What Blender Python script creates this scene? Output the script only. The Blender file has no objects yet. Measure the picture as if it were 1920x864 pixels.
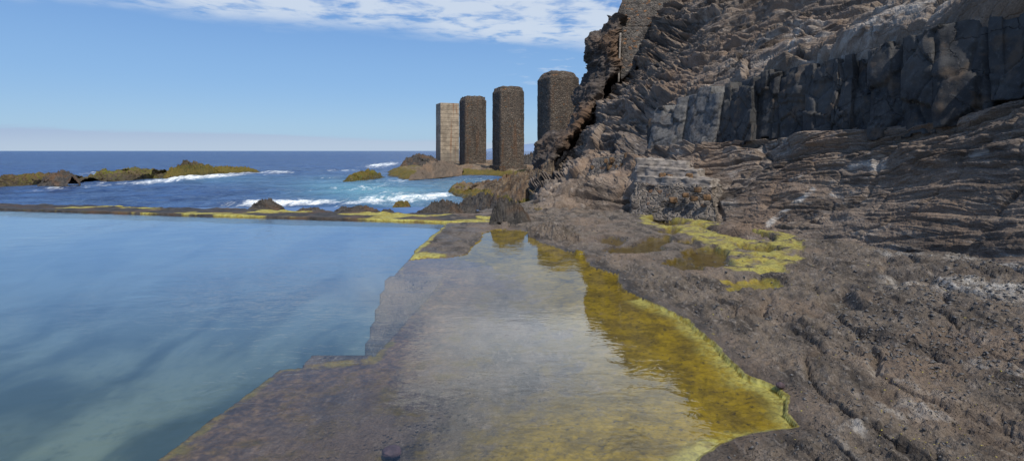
import bpy, bmesh, math, random
import numpy as np
random.seed(7)
R = math.radians
scene = bpy.context.scene
COL = scene.collection
CAM_Z, POOL_Z = 3.7, 1.2
SUN = np.array((0.22, -0.56, 0.80)); SUN = SUN / np.linalg.norm(SUN)

# ------------------------------------------------------------------ geometry helpers
def P(px, py, Y):                      # point seen at photo pixel (px, py) standing Y metres out
    return np.array(((px - 960) / 1000 * Y, Y, CAM_Z - (py - 283) / 1000 * Y))

def G(px, py, z=1.24):                 # plan position of a point at height z
    Y = (CAM_Z - z) * 1000 / (py - 283)
    return ((px - 960) / 1000 * Y, Y)

def pix(V):
    Y = np.maximum(V[..., 1], 0.3)
    return 960 + 1000 * V[..., 0] / Y, 283 + 1000 * (CAM_Z - V[..., 2]) / Y

_rng = np.random.RandomState(11)
_perm = np.concatenate([_rng.permutation(256)] * 3).astype(np.int32)
_g = _rng.normal(size=(256, 3)); _g /= np.linalg.norm(_g, axis=1)[:, None]
_g = _g.astype(np.float32)
from concurrent.futures import ThreadPoolExecutor
_pool = ThreadPoolExecutor(4)
def perlin(p):
    p = np.asarray(p, np.float32); sh = p.shape[:-1]; p = p.reshape(-1, 3)
    if len(p) < 20000: return _perlin(p).reshape(sh)
    return np.concatenate(list(_pool.map(_perlin, np.array_split(p, max(4, len(p) // 40000))))).reshape(sh)
def _perlin(p):
    i = np.floor(p).astype(np.int32); f = p - i; i &= 255
    w = f * f * f * (f * (f * 6 - 15) + 10)
    out = np.zeros(len(p), np.float32)
    for dx in (0, 1):
        wx = w[:, 0] if dx else 1 - w[:, 0]
        a = _perm[i[:, 0] + dx]
        for dy in (0, 1):
            wy = w[:, 1] if dy else 1 - w[:, 1]
            b = _perm[a + i[:, 1] + dy]
            for dz in (0, 1):
                wz = w[:, 2] if dz else 1 - w[:, 2]
                g = _g[_perm[b + i[:, 2] + dz]]
                out += wx * wy * wz * (g[:, 0] * (f[:, 0] - dx) + g[:, 1] * (f[:, 1] - dy) + g[:, 2] * (f[:, 2] - dz))
    return out * 1.5
def fbm(p, o=4, gain=.5):
    p = np.asarray(p, np.float32); s = 0; a = 1.0; t = 0
    for k in range(o):
        s = s + a * perlin(p * (2.03 ** k) + 17.3 * k); t += a; a *= gain
    return s / t
def ridged(p, o=4, gain=.5):           # sharp crests at 1, rounded hollows at 0
    p = np.asarray(p, np.float32); s = 0; a = 1.0; t = 0
    for k in range(o):
        s = s + a * (1 - np.minimum(np.abs(perlin(p * (2.03 ** k) + 9.1 * k)) * 2.0, 1)); t += a; a *= gain
    return s / t
def _cells(xy):
    xy = np.asarray(xy, np.float32); i = np.floor(xy).astype(np.int32)
    f1 = np.full(len(xy), 9., np.float32); f2 = f1.copy(); cid = np.zeros(len(xy), np.int32); ox = np.zeros((len(xy), 2), np.float32)
    for dx in (-1, 0, 1):
        for dy in (-1, 0, 1):
            c = i + np.array((dx, dy), np.int32); h = _perm[_perm[c[:, 0] & 255] + (c[:, 1] & 255)]
            h2 = _perm[h + 57]
            px_ = c[:, 0] + .1 + .8 * h / 255.; py_ = c[:, 1] + .1 + .8 * h2 / 255.
            ddx, ddy = xy[:, 0] - px_, xy[:, 1] - py_; d = ddx * ddx + ddy * ddy
            n = d < f1
            f2 = np.where(n, f1, np.minimum(f2, d)); f1 = np.where(n, d, f1); cid = np.where(n, h, cid)
            ox[n, 0] = ddx[n]; ox[n, 1] = ddy[n]
    v = _perm[cid + 91] / 255. - .5; t1 = _perm[cid + 13] / 255. - .5; t2 = _perm[cid + 171] / 255. - .5
    return np.stack([v, np.sqrt(f2) - np.sqrt(f1), t1 * ox[:, 0] + t2 * ox[:, 1]], -1)
def cells(x, y):                       # fractured blocks: random height per block, distance to its edge, tilt of its face
    sh = np.broadcast(x, y).shape; xy = st(x, y).reshape(-1, 2)
    r = np.concatenate(list(_pool.map(_cells, np.array_split(xy, max(4, len(xy) // 40000))))) if len(xy) > 20000 else _cells(xy)
    return [r[:, k].reshape(sh) for k in range(3)]
def sstep(a, b, x):
    t = np.clip((x - a) / (b - a), 0, 1); return t * t * (3 - 2 * t)
def st(*a): return np.stack(np.broadcast_arrays(*a), -1)

def poly_sdf(poly, X, Y):              # signed distance, positive inside
    poly = np.asarray(poly, float); d = np.full(X.shape, 1e9); ins = np.zeros(X.shape, bool)
    n = len(poly)
    for k in range(n):
        x0, y0 = poly[k]; x1, y1 = poly[(k + 1) % n]
        ex, ey = x1 - x0, y1 - y0; L = ex * ex + ey * ey + 1e-12
        t = np.clip(((X - x0) * ex + (Y - y0) * ey) / L, 0, 1)
        d = np.minimum(d, (X - x0 - t * ex) ** 2 + (Y - y0 - t * ey) ** 2)
        c = ((y0 > Y) != (y1 > Y)) & (X < ex * (Y - y0) / (ey if abs(ey) > 1e-9 else 1e-9) + x0)
        ins ^= c
    d = np.sqrt(d)
    return np.where(ins, d, -d)
def line_dist(pts, X, Y):
    d = np.full(X.shape, 1e9); pts = np.asarray(pts, float)
    for k in range(len(pts) - 1):
        x0, y0 = pts[k]; x1, y1 = pts[k + 1]; ex, ey = x1 - x0, y1 - y0; L = ex * ex + ey * ey + 1e-12
        t = np.clip(((X - x0) * ex + (Y - y0) * ey) / L, 0, 1)
        d = np.minimum(d, (X - x0 - t * ex) ** 2 + (Y - y0 - t * ey) ** 2)
    return np.sqrt(d)

def mesh_from(name, V, F, mat, parent=None, smooth=True, attrs=None):
    me = bpy.data.meshes.new(name)
    V = np.ascontiguousarray(V, np.float32).reshape(-1, 3); F = np.ascontiguousarray(F, np.int32)
    me.vertices.add(len(V)); me.vertices.foreach_set('co', V.ravel())
    k = F.shape[1]
    me.loops.add(F.size); me.loops.foreach_set('vertex_index', F.ravel())
    me.polygons.add(len(F)); me.polygons.foreach_set('loop_start', np.arange(0, F.size, k, dtype=np.int32))
    me.polygons.foreach_set('loop_total', np.full(len(F), k, np.int32))
    me.update(calc_edges=True); me.validate()
    if smooth: me.polygons.foreach_set('use_smooth', np.ones(len(F), bool))
    for an, av in (attrs or {}).items():
        av = np.ascontiguousarray(av, np.float32); vec = av.size == len(V) * 3
        at = me.attributes.new(an, 'FLOAT_VECTOR' if vec else 'FLOAT', 'POINT'); at.data.foreach_set('vector' if vec else 'value', av.ravel())
    if mat: me.materials.append(mat)
    o = bpy.data.objects.new(name, me); COL.objects.link(o)
    if parent: o.parent = parent
    return o
def grid_faces(nv, nu, wrap=False):
    i = np.arange(nv - 1)[:, None]; j = np.arange(nu if wrap else nu - 1)[None, :]
    a = i * nu + j; b = i * nu + (j + 1) % nu
    return np.stack([a, b, b + nu, a + nu], -1).reshape(-1, 4)
def grid_mesh(name, V, mat, parent=None, attrs=None, flip=False, wrap=False, smooth=True):
    F = grid_faces(V.shape[0], V.shape[1], wrap)
    if flip: F = F[:, ::-1]
    return mesh_from(name, V, F, mat, parent, smooth, attrs)
def normals(V):
    du = np.gradient(V, axis=1); dv = np.gradient(V, axis=0)
    n = np.cross(du, dv); return n / (np.linalg.norm(n, axis=-1, keepdims=True) + 1e-9)
def crom(C, t):                        # Catmull-Rom along axis 0 at parameters t (0..n-1)
    n = len(C); i = np.clip(np.floor(t).astype(int), 0, n - 2); f = (t - i)
    f = f.reshape(f.shape + (1,) * (C.ndim - 1))
    g = lambda k: C[np.clip(k, 0, n - 1)]
    p0, p1, p2, p3 = g(i - 1), g(i), g(i + 1), g(i + 2)
    return .5 * (2 * p1 + (p2 - p0) * f + (2 * p0 - 5 * p1 + 4 * p2 - p3) * f ** 2 + (3 * p1 - p0 - 3 * p2 + p3) * f ** 3)
def loft(C, tv, tu):
    A = crom(np.asarray(C, float), tv)
    return np.swapaxes(crom(np.swapaxes(A, 0, 1), tu), 0, 1)
def tag(o, label=None, cat=None, group=None, kind=None):
    if label: o['label'] = label
    if cat: o['category'] = cat
    if group: o['group'] = group
    if kind or label: o['kind'] = kind or 'thing'
    return o
def empty(name, loc, label, cat, group=None):
    o = bpy.data.objects.new(name, None); COL.objects.link(o); o.location = loc
    return tag(o, label, cat, group)

# ------------------------------------------------------------------ shader helpers
class NT:
    def __init__(s, tree): s.t = tree; s.L = tree.links
    def n(s, typ, ins=None, **props):
        nd = s.t.nodes.new('ShaderNode' + typ)
        for k, v in props.items(): setattr(nd, k, v)
        for k, v in (ins or {}).items():
            sk = nd.inputs[k]
            if isinstance(v, bpy.types.NodeSocket): s.L.new(v, sk)
            else:
                if sk.type == 'RGBA' and len(v) == 3: v = (*v, 1)
                sk.default_value = v
        return nd
    def math(s, op, a, b=0.0, c=None, clamp=False):
        d = {0: a, 1: b}
        if c is not None: d[2] = c
        return s.n('Math', d, operation=op, use_clamp=clamp).outputs[0]
    def mix(s, f, a, b, mode='MIX'):
        return s.n('Mix', {0: f, 6: a, 7: b}, data_type='RGBA', blend_type=mode).outputs[2]
    def noise(s, vec, scale, detail=5, rough=.55, dist=0.0, col=False):
        nd = s.n('TexNoise', {'Vector': vec, 'Scale': scale, 'Detail': detail, 'Roughness': rough, 'Distortion': dist})
        return nd.outputs['Color' if col else 0]
    def ramp(s, fac, lo, hi, a=0.0, b=1.0):
        return s.n('MapRange', {0: fac, 1: lo, 2: hi, 3: a, 4: b}, clamp=True, interpolation_type='SMOOTHSTEP').outputs[0]
    def mapping(s, vec, scale=(1, 1, 1), rot=(0, 0, 0), loc=(0, 0, 0)):
        return s.n('Mapping', {'Vector': vec, 'Scale': scale, 'Rotation': rot, 'Location': loc}).outputs[0]
    def attr(s, name): return s.n('Attribute', attribute_name=name).outputs['Fac']
    def bump(s, h, dist, strength=1.0, normal=None):
        d = {'Height': h, 'Distance': dist, 'Strength': strength}
        if normal: d['Normal'] = normal
        return s.n('Bump', d).outputs[0]
def material(name):
    m = bpy.data.materials.new(name); m.use_nodes = True; m.node_tree.nodes.clear()
    return m, NT(m.node_tree)
def out(N, sh, vol=None):
    o = N.n('OutputMaterial', {'Surface': sh})
    if vol: N.L.new(vol, o.inputs['Volume'])

def rock_material(name, dark, mid, light, strata=(1, 1, 1), rot=(0, 0, 0), scale=1.0, algae=True, bump=1.0,
                  warm=(.16, .085, .04), lightamt=.6, use_strata=False, pal=None, pits=False):
    m, N = material(name)
    g = N.n('NewGeometry').outputs['Position']
    v = N.mapping(g, strata, rot) if not use_strata else N.n('Attribute', attribute_name='strata').outputs['Vector']
    pal = pal or ((.245, .172, .006), (.125, .088, .010), (.040, .032, .014), (.45, .42, .12))
    big = N.noise(g, .35 * scale, 4)
    n1 = N.noise(v, 1.3 * scale, 8, .62, .4)
    n2 = N.noise(v, 6 * scale, 8, .65, .3)
    n3 = N.noise(g, 28 * scale, 6, .7)
    vor = N.n('TexVoronoi', {'Vector': v, 'Scale': 5 * scale}, feature='DISTANCE_TO_EDGE').outputs[0]
    c = N.mix(N.ramp(n1, .34, .62), dark, mid)
    c = N.mix(N.math('MULTIPLY', N.ramp(n2, .5, .72), lightamt), c, light)
    c = N.mix(N.math('MULTIPLY', N.ramp(big, .48, .68), .6), c, warm)
    c = N.mix(N.math('MULTIPLY', N.ramp(n3, .42, .58, 1, 0), .30), c, tuple(x * .35 for x in dark))
    pale = N.attr('pale')
    pm = N.math('MULTIPLY', pale, N.ramp(n2, .36, .62), clamp=True)
    c = N.mix(pm, c, (.50, .47, .43))
    rough = .85
    if algae:
        al = N.attr('algae'); li = N.attr('lime'); wt = N.attr('wet')
        n4 = N.noise(g, 3.2, 7, .65); n5 = N.noise(g, 14, 6, .7)
        ac = N.mix(N.ramp(n4, .38, .62), pal[0], pal[1])
        ac = N.mix(N.ramp(n5, .54, .68), ac, pal[2])
        ac = N.mix(N.math('MULTIPLY', li, N.ramp(N.math('ADD', N.math('MULTIPLY', n5, .6), N.math('MULTIPLY', n4, .4)), .40, .56, .12, .95)), ac, pal[3])
        am = N.ramp(N.math('ADD', al, N.math('MULTIPLY', N.math('SUBTRACT', n4, .5), 1.3)), .36, .68)
        c = N.mix(N.math('MULTIPLY', wt, .6), c, N.mix(1.0, c, (.33, .30, .30), 'MULTIPLY'))
        pu = N.attr('purple')
        c = N.mix(N.math('MULTIPLY', pu, N.ramp(n4, .3, .6, .5, .95)), c, N.mix(N.ramp(N.math('ADD', N.math('MULTIPLY', n5, .5), N.math('MULTIPLY', n4, .5)), .38, .62), (.046, .027, .019), (.20, .128, .075)))
        ac = N.mix(N.math('MULTIPLY', wt, .7), ac, N.mix(1.0, ac, (.42, .38, .30), 'MULTIPLY'))
        n6 = N.noise(g, 11, 8, .78, .6)
        ac = N.mix(N.ramp(n6, .56, .40, 0, .6), ac, N.mix(1.0, ac, (.38, .40, .6), 'MULTIPLY'))
        c = N.mix(N.math('MULTIPLY', N.math('MULTIPLY', pu, N.ramp(n6, .56, .42, 0, 1)), .6), c, (.035, .028, .026))
        c = N.mix(am, c, ac)
        n7 = N.noise(g, 46, 3, .6)
        c = N.mix(N.math('MULTIPLY', N.math('MULTIPLY', N.ramp(n7, .62, .68), N.ramp(n6, .48, .58)), .35), c, (.34, .30, .22))
    h = N.math('ADD', N.math('MULTIPLY', n2, .5), N.math('MULTIPLY', n3, .18))
    h = N.math('ADD', h, N.math('MULTIPLY', N.ramp(vor, 0, .05), 0.0 if pits else .10))
    if pits:
        vp = N.n('TexVoronoi', {'Vector': g, 'Scale': 15.0, 'Randomness': 1.0}, feature='F1').outputs[0]
        vq = N.n('TexVoronoi', {'Vector': g, 'Scale': 42.0, 'Randomness': 1.0}, feature='F1').outputs[0]
        pit = N.math('MULTIPLY', N.ramp(vp, .12, .34, 1, 0), N.ramp(N.noise(g, 1.6, 5), .46, .60))
        pit = N.math('MAXIMUM', pit, N.math('MULTIPLY', N.ramp(vq, .12, .34, .8, 0), N.ramp(N.noise(g, 3.1, 4), .48, .62)))
        pit = N.math('MULTIPLY', pit, N.math('SUBTRACT', 1.0, N.math('MAXIMUM', am, pu)), clamp=True)
        h = N.math('SUBTRACT', h, N.math('MULTIPLY', pit, .30))
        c = N.mix(N.math('MULTIPLY', pit, .45), c, (.030, .026, .024))
    nb = N.bump(h, .16 / scale * bump, N.math('SUBTRACT', 1.0, N.math('MULTIPLY', N.math('MAXIMUM', am, pu), .72)) if algae else 1.0)
    b = N.n('BsdfPrincipled', {'Base Color': c, 'Roughness': rough, 'Normal': nb})
    b.inputs['Specular IOR Level'].default_value = .3
    if algae:
        N.L.new(N.ramp(wt, 0, 1, .85, .35), b.inputs['Roughness'])
    out(N, b.outputs[0])
    return m

M = {}
M['cliff'] = rock_material('cliff_rock', (.068, .052, .041), (.258, .200, .156), (.48, .42, .36), (.45, .28, 1.9), (R(-6), 0, 0), .9, warm=(.25, .165, .108), use_strata=True, bump=1.3)
M['spur'] = rock_material('spur_rock', (.035, .030, .028), (.105, .082, .068), (.22, .19, .17), (.6, .5, 1.3), (0, R(-25), 0), .6)
M['ground'] = rock_material('lava_ground', (.052, .043, .037), (.182, .147, .117), (.36, .315, .275), (1.3, .55, 1), (0, 0, R(12)), 1.7, warm=(.25, .18, .13), lightamt=.6, bump=1.5, pits=True)
M['dark'] = rock_material('dark_lava', (.022, .021, .021), (.075, .066, .060), (.16, .145, .13), (1, 1, 1), (0, 0, 0), 2.2)
M['reef'] = rock_material('reef_rock', (.045, .036, .026), (.12, .09, .055), (.22, .18, .12), (1, 1, 1.5), (0, 0, 0), .7, pal=((.15, .095, .016), (.085, .072, .014), (.035, .028, .012), (.14, .16, .018)))
M['brown'] = rock_material('brown_rock', (.075, .055, .040), (.22, .16, .105), (.40, .33, .24), (.7, .7, 1.6), (0, R(20), 0), .8, pal=((.15, .095, .016), (.085, .072, .014), (.035, .028, .012), (.14, .16, .018)))

def basalt_material():
    m, N = material('basalt')
    g = N.n('NewGeometry').outputs['Position']
    n1 = N.noise(g, .8, 6, .6); n2 = N.noise(g, 9, 8, .7); n3 = N.noise(g, 45, 4, .6)
    vor = N.n('TexVoronoi', {'Vector': N.n('VectorMath', {0: g, 1: N.n('VectorMath', {0: N.noise(g, 2.5, 4, .6, col=True), 'Scale': .5}, operation='SCALE').outputs[0]}, operation='ADD').outputs[0], 'Scale': 1.15}, feature='DISTANCE_TO_EDGE').outputs[0]
    crack = N.math('MAXIMUM', N.ramp(vor, .0, .018), N.ramp(N.noise(g, .9, 3), .44, .52))
    c = N.mix(N.ramp(n1, .35, .65), (.026, .0255, .026), (.066, .063, .060))
    c = N.mix(N.math('MULTIPLY', N.ramp(n2, .52, .72), .5), c, (.13, .125, .12))
    c = N.mix(N.math('MULTIPLY', N.ramp(N.noise(g, 1.9, 5), .52, .68), .55), c, (.115, .075, .045))
    pale = N.attr('pale'); c = N.mix(N.math('MULTIPLY', pale, N.ramp(n2, .3, .6)), c, (.27, .26, .25))
    c = N.mix(N.math('MULTIPLY', N.math('SUBTRACT', 1.0, crack), .7), c, (.016, .016, .016))
    h = N.math('ADD', N.math('MULTIPLY', crack, .35), N.math('ADD', N.math('MULTIPLY', n2, .4), N.math('MULTIPLY', n3, .12)))
    b = N.n('BsdfPrincipled', {'Base Color': c, 'Roughness': .78, 'Normal': N.bump(h, .07)})
    b.inputs['Specular IOR Level'].default_value = .3
    out(N, b.outputs[0]); return m
M['basalt'] = basalt_material()

def masonry_material(name, a, b_, mortar, size, orange=.25, streak=.5):
    m, N = material(name)
    tc = N.n('TexCoord').outputs['Object']
    w = N.n('VectorMath', {0: tc, 1: N.n('VectorMath', {0: N.noise(tc, 3 / size * .4, 3, col=True), 'Scale': size * .5}, operation='SCALE').outputs[0]}, operation='ADD').outputs[0]
    w = N.mapping(w, (1, 1, 1.7))
    v1 = N.n('TexVoronoi', {'Vector': w, 'Scale': 1 / size}, feature='DISTANCE_TO_EDGE').outputs[0]
    vc = N.n('TexVoronoi', {'Vector': w, 'Scale': 1 / size}, feature='F1').outputs['Color']
    sep = N.n('SeparateColor', {0: vc})
    c = N.mix(sep.outputs[0], a, b_)
    c = N.mix(N.math('MULTIPLY', N.ramp(sep.outputs[1], 1 - orange, 1 - orange + .12), .8), c, (.27, .13, .055))
    c = N.mix(N.math('MULTIPLY', N.ramp(sep.outputs[2], .80, .92), .6), c, (.24, .21, .175))
    n2 = N.noise(tc, 5 / size * .4, 6, .65)
    c = N.mix(N.math('MULTIPLY', N.ramp(n2, .4, .6, 1, 0), .5), c, tuple(x * .45 for x in a))
    c = N.mix(N.ramp(v1, .04, .14, .85, 0), c, mortar)
    st_ = N.noise(N.mapping(tc, (1.1, 1.1, .12)), 1.3, 4, .6)
    c = N.mix(N.math('MULTIPLY', N.ramp(st_, .52, .7), streak), c, (.16, .075, .035))
    st2 = N.noise(N.mapping(tc, (.9, .9, .10), loc=(5, 3, 1)), 1.0, 4, .6)
    c = N.mix(N.math('MULTIPLY', N.ramp(st2, .52, .7), .55), c, tuple(x * .4 for x in a))
    h = N.math('ADD', N.math('MULTIPLY', N.ramp(v1, .02, .2), .7), N.math('MULTIPLY', n2, .4))
    b = N.n('BsdfPrincipled', {'Base Color': c, 'Roughness': .9, 'Normal': N.bump(h, size * .5)})
    b.inputs['Specular IOR Level'].default_value = .2
    out(N, b.outputs[0]); return m
M['pillar'] = masonry_material('pillar_masonry', (.075, .061, .051), (.215, .170, .132), (.085, .070, .058), .30, .12, .45)
M['rubble'] = masonry_material('rubble_masonry', (.055, .050, .048), (.16, .138, .12), (.14, .125, .11), .30, .20, .1)
M['stairs'] = masonry_material('stair_masonry', (.09, .078, .068), (.27, .228, .19), (.20, .172, .148), .24, .10, .1)

def concrete_material():
    m, N = material('old_concrete')
    tc = N.n('TexCoord').outputs['Object']; z = N.n('SeparateXYZ', {0: tc}).outputs[2]
    n1 = N.noise(tc, .7, 6, .6); n2 = N.noise(tc, 7, 6, .6)
    c = N.mix(N.ramp(n1, .35, .65), (.19, .150, .108), (.37, .30, .22))
    brd = N.math('FRACT', N.math('MULTIPLY', z, 1.15))
    line = N.ramp(brd, .0, .09, 1, 0)
    bn = N.noise(N.mapping(tc, (.05, .05, 1.15)), 3.0, 2)
    c = N.mix(N.ramp(bn, .45, .62, 0, .35), c, (.16, .13, .10))
    c = N.mix(N.math('MULTIPLY', line, .12), c, (.10, .08, .06))
    st_ = N.noise(N.mapping(tc, (1.1, 1.1, .06)), .9, 4, .6)
    c = N.mix(N.math('MULTIPLY', N.ramp(st_, .53, .64), .8), c, (.20, .085, .03))
    c = N.mix(N.math('MULTIPLY', N.ramp(N.math('ADD', z, N.math('MULTIPLY', n1, 5)), 6.0, 4.0, 0, 1), .5), c, (.10, .09, .08))
    b = N.n('BsdfPrincipled', {'Base Color': c, 'Roughness': .85, 'Normal': N.bump(N.math('ADD', n2, N.math('MULTIPLY', line, -.6)), .06)})
    out(N, b.outputs[0]); return m
M['concrete'] = concrete_material()

def flat_material(name, col, rough=.8, var=.35, scale=12):
    m, N = material(name)
    tc = N.n('TexCoord').outputs['Object']; n = N.noise(tc, scale, 5)
    c = N.mix(N.ramp(n, .35, .65), tuple(x * (1 - var) for x in col), col)
    b = N.n('BsdfPrincipled', {'Base Color': c, 'Roughness': rough, 'Normal': N.bump(n, .03)})
    out(N, b.outputs[0]); return m
M['orange_stone'] = flat_material('ochre_stone', (.17, .098, .048), .9, .75, 9)
M['mortar'] = flat_material('pale_mortar', (.25, .215, .185), .9, .5, 4)
M['leaf'] = flat_material('yellow_leaf', (.50, .42, .09), .7)
M['purple_stone'] = flat_material('purple_stone', (.085, .055, .065), .8, .5, 10)
M['pebble'] = flat_material('pebble_stone', (.13, .125, .125), .8, .6, 20)

# pool water: clear, reflecting by Fresnel, absorbing with depth
def water_material(name, ripple, absorb, scale=1.0):
    m, N = material(name)
    g = N.n('NewGeometry').outputs['Position']
    a = N.noise(N.mapping(g, (2.4 * scale, 3.8 * scale, 1), (0, 0, R(14))), 1.0, 3, .55, .8)
    b = N.noise(N.mapping(g, (.7 * scale, 1.6 * scale, 1), (0, 0, R(-10))), 1.0, 3, .5, .6)
    d = N.noise(N.mapping(g, (9 * scale, 13 * scale, 1), (0, 0, R(8))), 1.0, 2, .5, .5)
    patch = N.ramp(N.noise(g, .22, 3, .5), .38, .62, .3, 1.15)
    h = N.math('ADD', N.math('MULTIPLY', a, .55), N.math('MULTIPLY', b, .45))
    h = N.math('MULTIPLY', N.math('ADD', h, N.math('MULTIPLY', d, .16)), N.math('MULTIPLY', patch, N.ramp(N.n('SeparateXYZ', {0: g}).outputs[0], -.5, -3.5, 1.0, 3.2)))
    nb = N.bump(h, ripple)
    fr = N.n('Fresnel', {'IOR': 1.38, 'Normal': nb}).outputs[0]
    gl = N.n('BsdfGlossy', {'Color': (1, 1, 1), 'Roughness': .012, 'Normal': nb}).outputs[0]
    tr = N.n('BsdfTransparent', {'Color': (.97, .98, .98)}).outputs[0]
    mx = N.n('MixShader', {0: fr, 1: tr, 2: gl}).outputs[0]
    vol = None
    if absorb:
        va = N.n('VolumeAbsorption', {'Color': (.72, .86, .92), 'Density': absorb}).outputs[0]
        vs_ = N.n('VolumeScatter', {'Color': (.42, .70, .88), 'Density': .05}).outputs[0]
        vol = N.n('AddShader', {0: va, 1: vs_}).outputs[0]
    out(N, mx, vol); return m
M['pool_water'] = water_material('pool_water', .0055, .18)
M['puddle'] = water_material('puddle_water', .008, 0, 2.5)

def sea_material():
    m, N = material('sea_water')
    g = N.n('NewGeometry').outputs['Position']
    foam = N.attr('foam'); turq = N.attr('turq')
    w1 = N.noise(N.mapping(g, (.50, .30, 1), (0, 0, R(8))), .9, 6, .66, .5)
    w2 = N.noise(N.mapping(g, (.12, .2, 1), (0, 0, R(-12))), .8, 5, .6, .3)
    w3 = N.noise(N.mapping(g, (.012, .03, 1)), 1.0, 4, .6)
    c = N.mix(N.ramp(w2, .35, .65), (.024, .046, .112), (.042, .080, .175))
    c = N.mix(N.ramp(w3, .4, .6, 0, .5), c, (.012, .040, .15)); c = N.mix(N.ramp(w1, .45, .68, 0, .55), c, (.045, .11, .27)); c = N.mix(N.ramp(w1, .5, .32, 0, .6), c, (.006, .020, .075))
    c = N.mix(N.math('MULTIPLY', turq, N.ramp(w2, .3, .6, .6, 1)), c, (.095, .235, .31))
    f1 = N.noise(N.mapping(g, (.75, .26, 1)), .75, 9, .70, 1.4)
    f2 = N.noise(N.mapping(g, (1.0, .40, 1)), 2.2, 6, .72, .8)
    fsum = N.math('ADD', N.math('MULTIPLY', f1, .7), N.math('MULTIPLY', f2, .3))
    fm = N.ramp(N.math('ADD', fsum, N.math('MULTIPLY', foam, .23)), .655, .86)
    cap = N.math('MULTIPLY', N.ramp(N.noise(N.mapping(g, (.10, .30, 1), loc=(3, 7, 0)), 1.0, 7, .62), .70, .74), .75)
    fm = N.math('MAXIMUM', fm, cap)
    c = N.mix(fm, c, (.80, .83, .84))
    h = N.math('ADD', N.math('MULTIPLY', w1, .55), N.math('MULTIPLY', w2, 2.2))
    nb = N.bump(h, 1.1)
    df = N.n('BsdfDiffuse', {'Color': c, 'Normal': nb}).outputs[0]
    gl = N.n('BsdfGlossy', {'Color': (1, 1, 1), 'Roughness': .22, 'Normal': nb}).outputs[0]
    fr = N.n('Fresnel', {'IOR': 1.33, 'Normal': nb}).outputs[0]
    fr = N.math('MINIMUM', N.math('MULTIPLY', fr, .8), .42)
    fr = N.math('MULTIPLY', fr, N.math('SUBTRACT', 1.0, N.math('MULTIPLY', fm, .9)))
    out(N, N.n('MixShader', {0: fr, 1: df, 2: gl}).outputs[0]); return m
M['sea'] = sea_material()

def pool_floor_material():
    m, N = material('pool_floor')
    g = N.n('NewGeometry').outputs['Position']
    n = N.noise(N.mapping(g, (.5, .28, 1), (0, 0, R(-25))), 1.0, 5, .55, .6); n2 = N.noise(g, 5, 6, .65)
    c = N.mix(N.ramp(n, .36, .64), (.035, .052, .048), (.165, .195, .140))
    c = N.mix(N.math('MULTIPLY', N.ramp(n2, .5, .7), .4), c, (.04, .05, .035))
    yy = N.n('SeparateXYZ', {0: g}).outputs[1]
    c = N.mix(N.ramp(N.math('ADD', yy, N.math('MULTIPLY', n, 5)), 9.5, 20, 0, .66), c, N.mix(n2, (.07, .15, .36), (.11, .21, .46)))  # far end tinted blue, painting in sky reflection the water surface lacks
    b = N.n('BsdfDiffuse', {'Color': c})
    out(N, b.outputs[0]); return m
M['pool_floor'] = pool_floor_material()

# ------------------------------------------------------------------ ground: lava platform, deck and drowned ledge
dry = [G(*p) for p in [(843, 415), (826, 427), (790, 455), (760, 487), (800, 482), (850, 478), (878, 474), (884, 463), (902, 447), (908, 436),
       (926, 428), (985, 430), (1000, 440), (1012, 453), (1060, 468), (1094, 476), (1106, 498), (1156, 511), (1163, 538), (1250, 578),
       (1290, 600), (1350, 660), (1400, 700), (1450, 722), (1475, 742), (1468, 772), (1494, 798), (1400, 808), (1340, 832), (1285, 868)]]
dry += [(1.0, 3.75), (.6, 3.1), (.3, 2.2), (.2, -6), (16, -6), (16, 34), (3.0, 33), (1.2, 28), (-.3, 24.0), (-2.4, 21.4), (-3.4, 21.0), (-3.4, 19.1)]
ledge = [(-2.28, 18.9), (-2.45, 12.25), (-2.5, 11.2), (-1.46, 11.3), (-1.84, 6.8), (-2.89, 6.56), (-3.12, 4.6), (-3.6, -6), (16, -6), (16, 34), (-3.4, 34), (-3.4, 18.9)]
LV = 1.285
pud = [[(1113, 447), (1150, 445), (1178, 453), (1160, 463), (1125, 459)],
       [(1128, 472), (1155, 463), (1185, 462), (1215, 449), (1256, 447), (1262, 458), (1240, 465), (1245, 474), (1210, 479), (1150, 478)],
       [(1232, 440), (1258, 433), (1278, 438), (1265, 445)],
       [(1213, 416), (1230, 412), (1290, 425), (1282, 431), (1240, 429)],
       [(1255, 458), (1300, 454), (1310, 460), (1290, 464)],
       [(1276, 481), (1303, 468), (1340, 469), (1366, 480), (1364, 490), (1377, 505), (1340, 509), (1288, 496)],
       [(1238, 500), (1270, 490), (1322, 505), (1320, 515), (1290, 513)],
       [(1375, 468), (1440, 474), (1472, 482), (1440, 486), (1400, 481)],
       [(1305, 431), (1370, 441), (1450, 460), (1455, 468), (1400, 462), (1330, 443)]]
pud = [[G(a, b, LV) for a, b in q] for q in pud]
pud2 = [[G(a, b, 1.30) for a, b in q] for q in [[(1345, 526), (1400, 531), (1420, 526), (1450, 533), (1472, 547), (1440, 545), (1390, 543)], [(1366, 540), (1386, 541), (1383, 550), (1368, 549)]]]
pud3 = [[G(a, b, 1.36) for a, b in q] for q in [[(1545, 563), (1582, 562), (1600, 580), (1614, 597), (1580, 594), (1552, 586)]]]
algdry = [G(a, b, LV) for a, b in [(1208, 412), (1250, 410), (1330, 430), (1400, 440), (1465, 455), (1486, 475), (1492, 500), (1460, 517), (1400, 517), (1370, 513),
          (1362, 490), (1350, 470), (1290, 446), (1215, 427)]]
cliffbase = [(.9, 24), (2.6, 22.2), (4.7, 19.6), (6.4, 16.5), (7.4, 12.8), (7.6, 10), (7.5, 7.8), (7.6, 4.5), (7.8, -6)]
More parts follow.
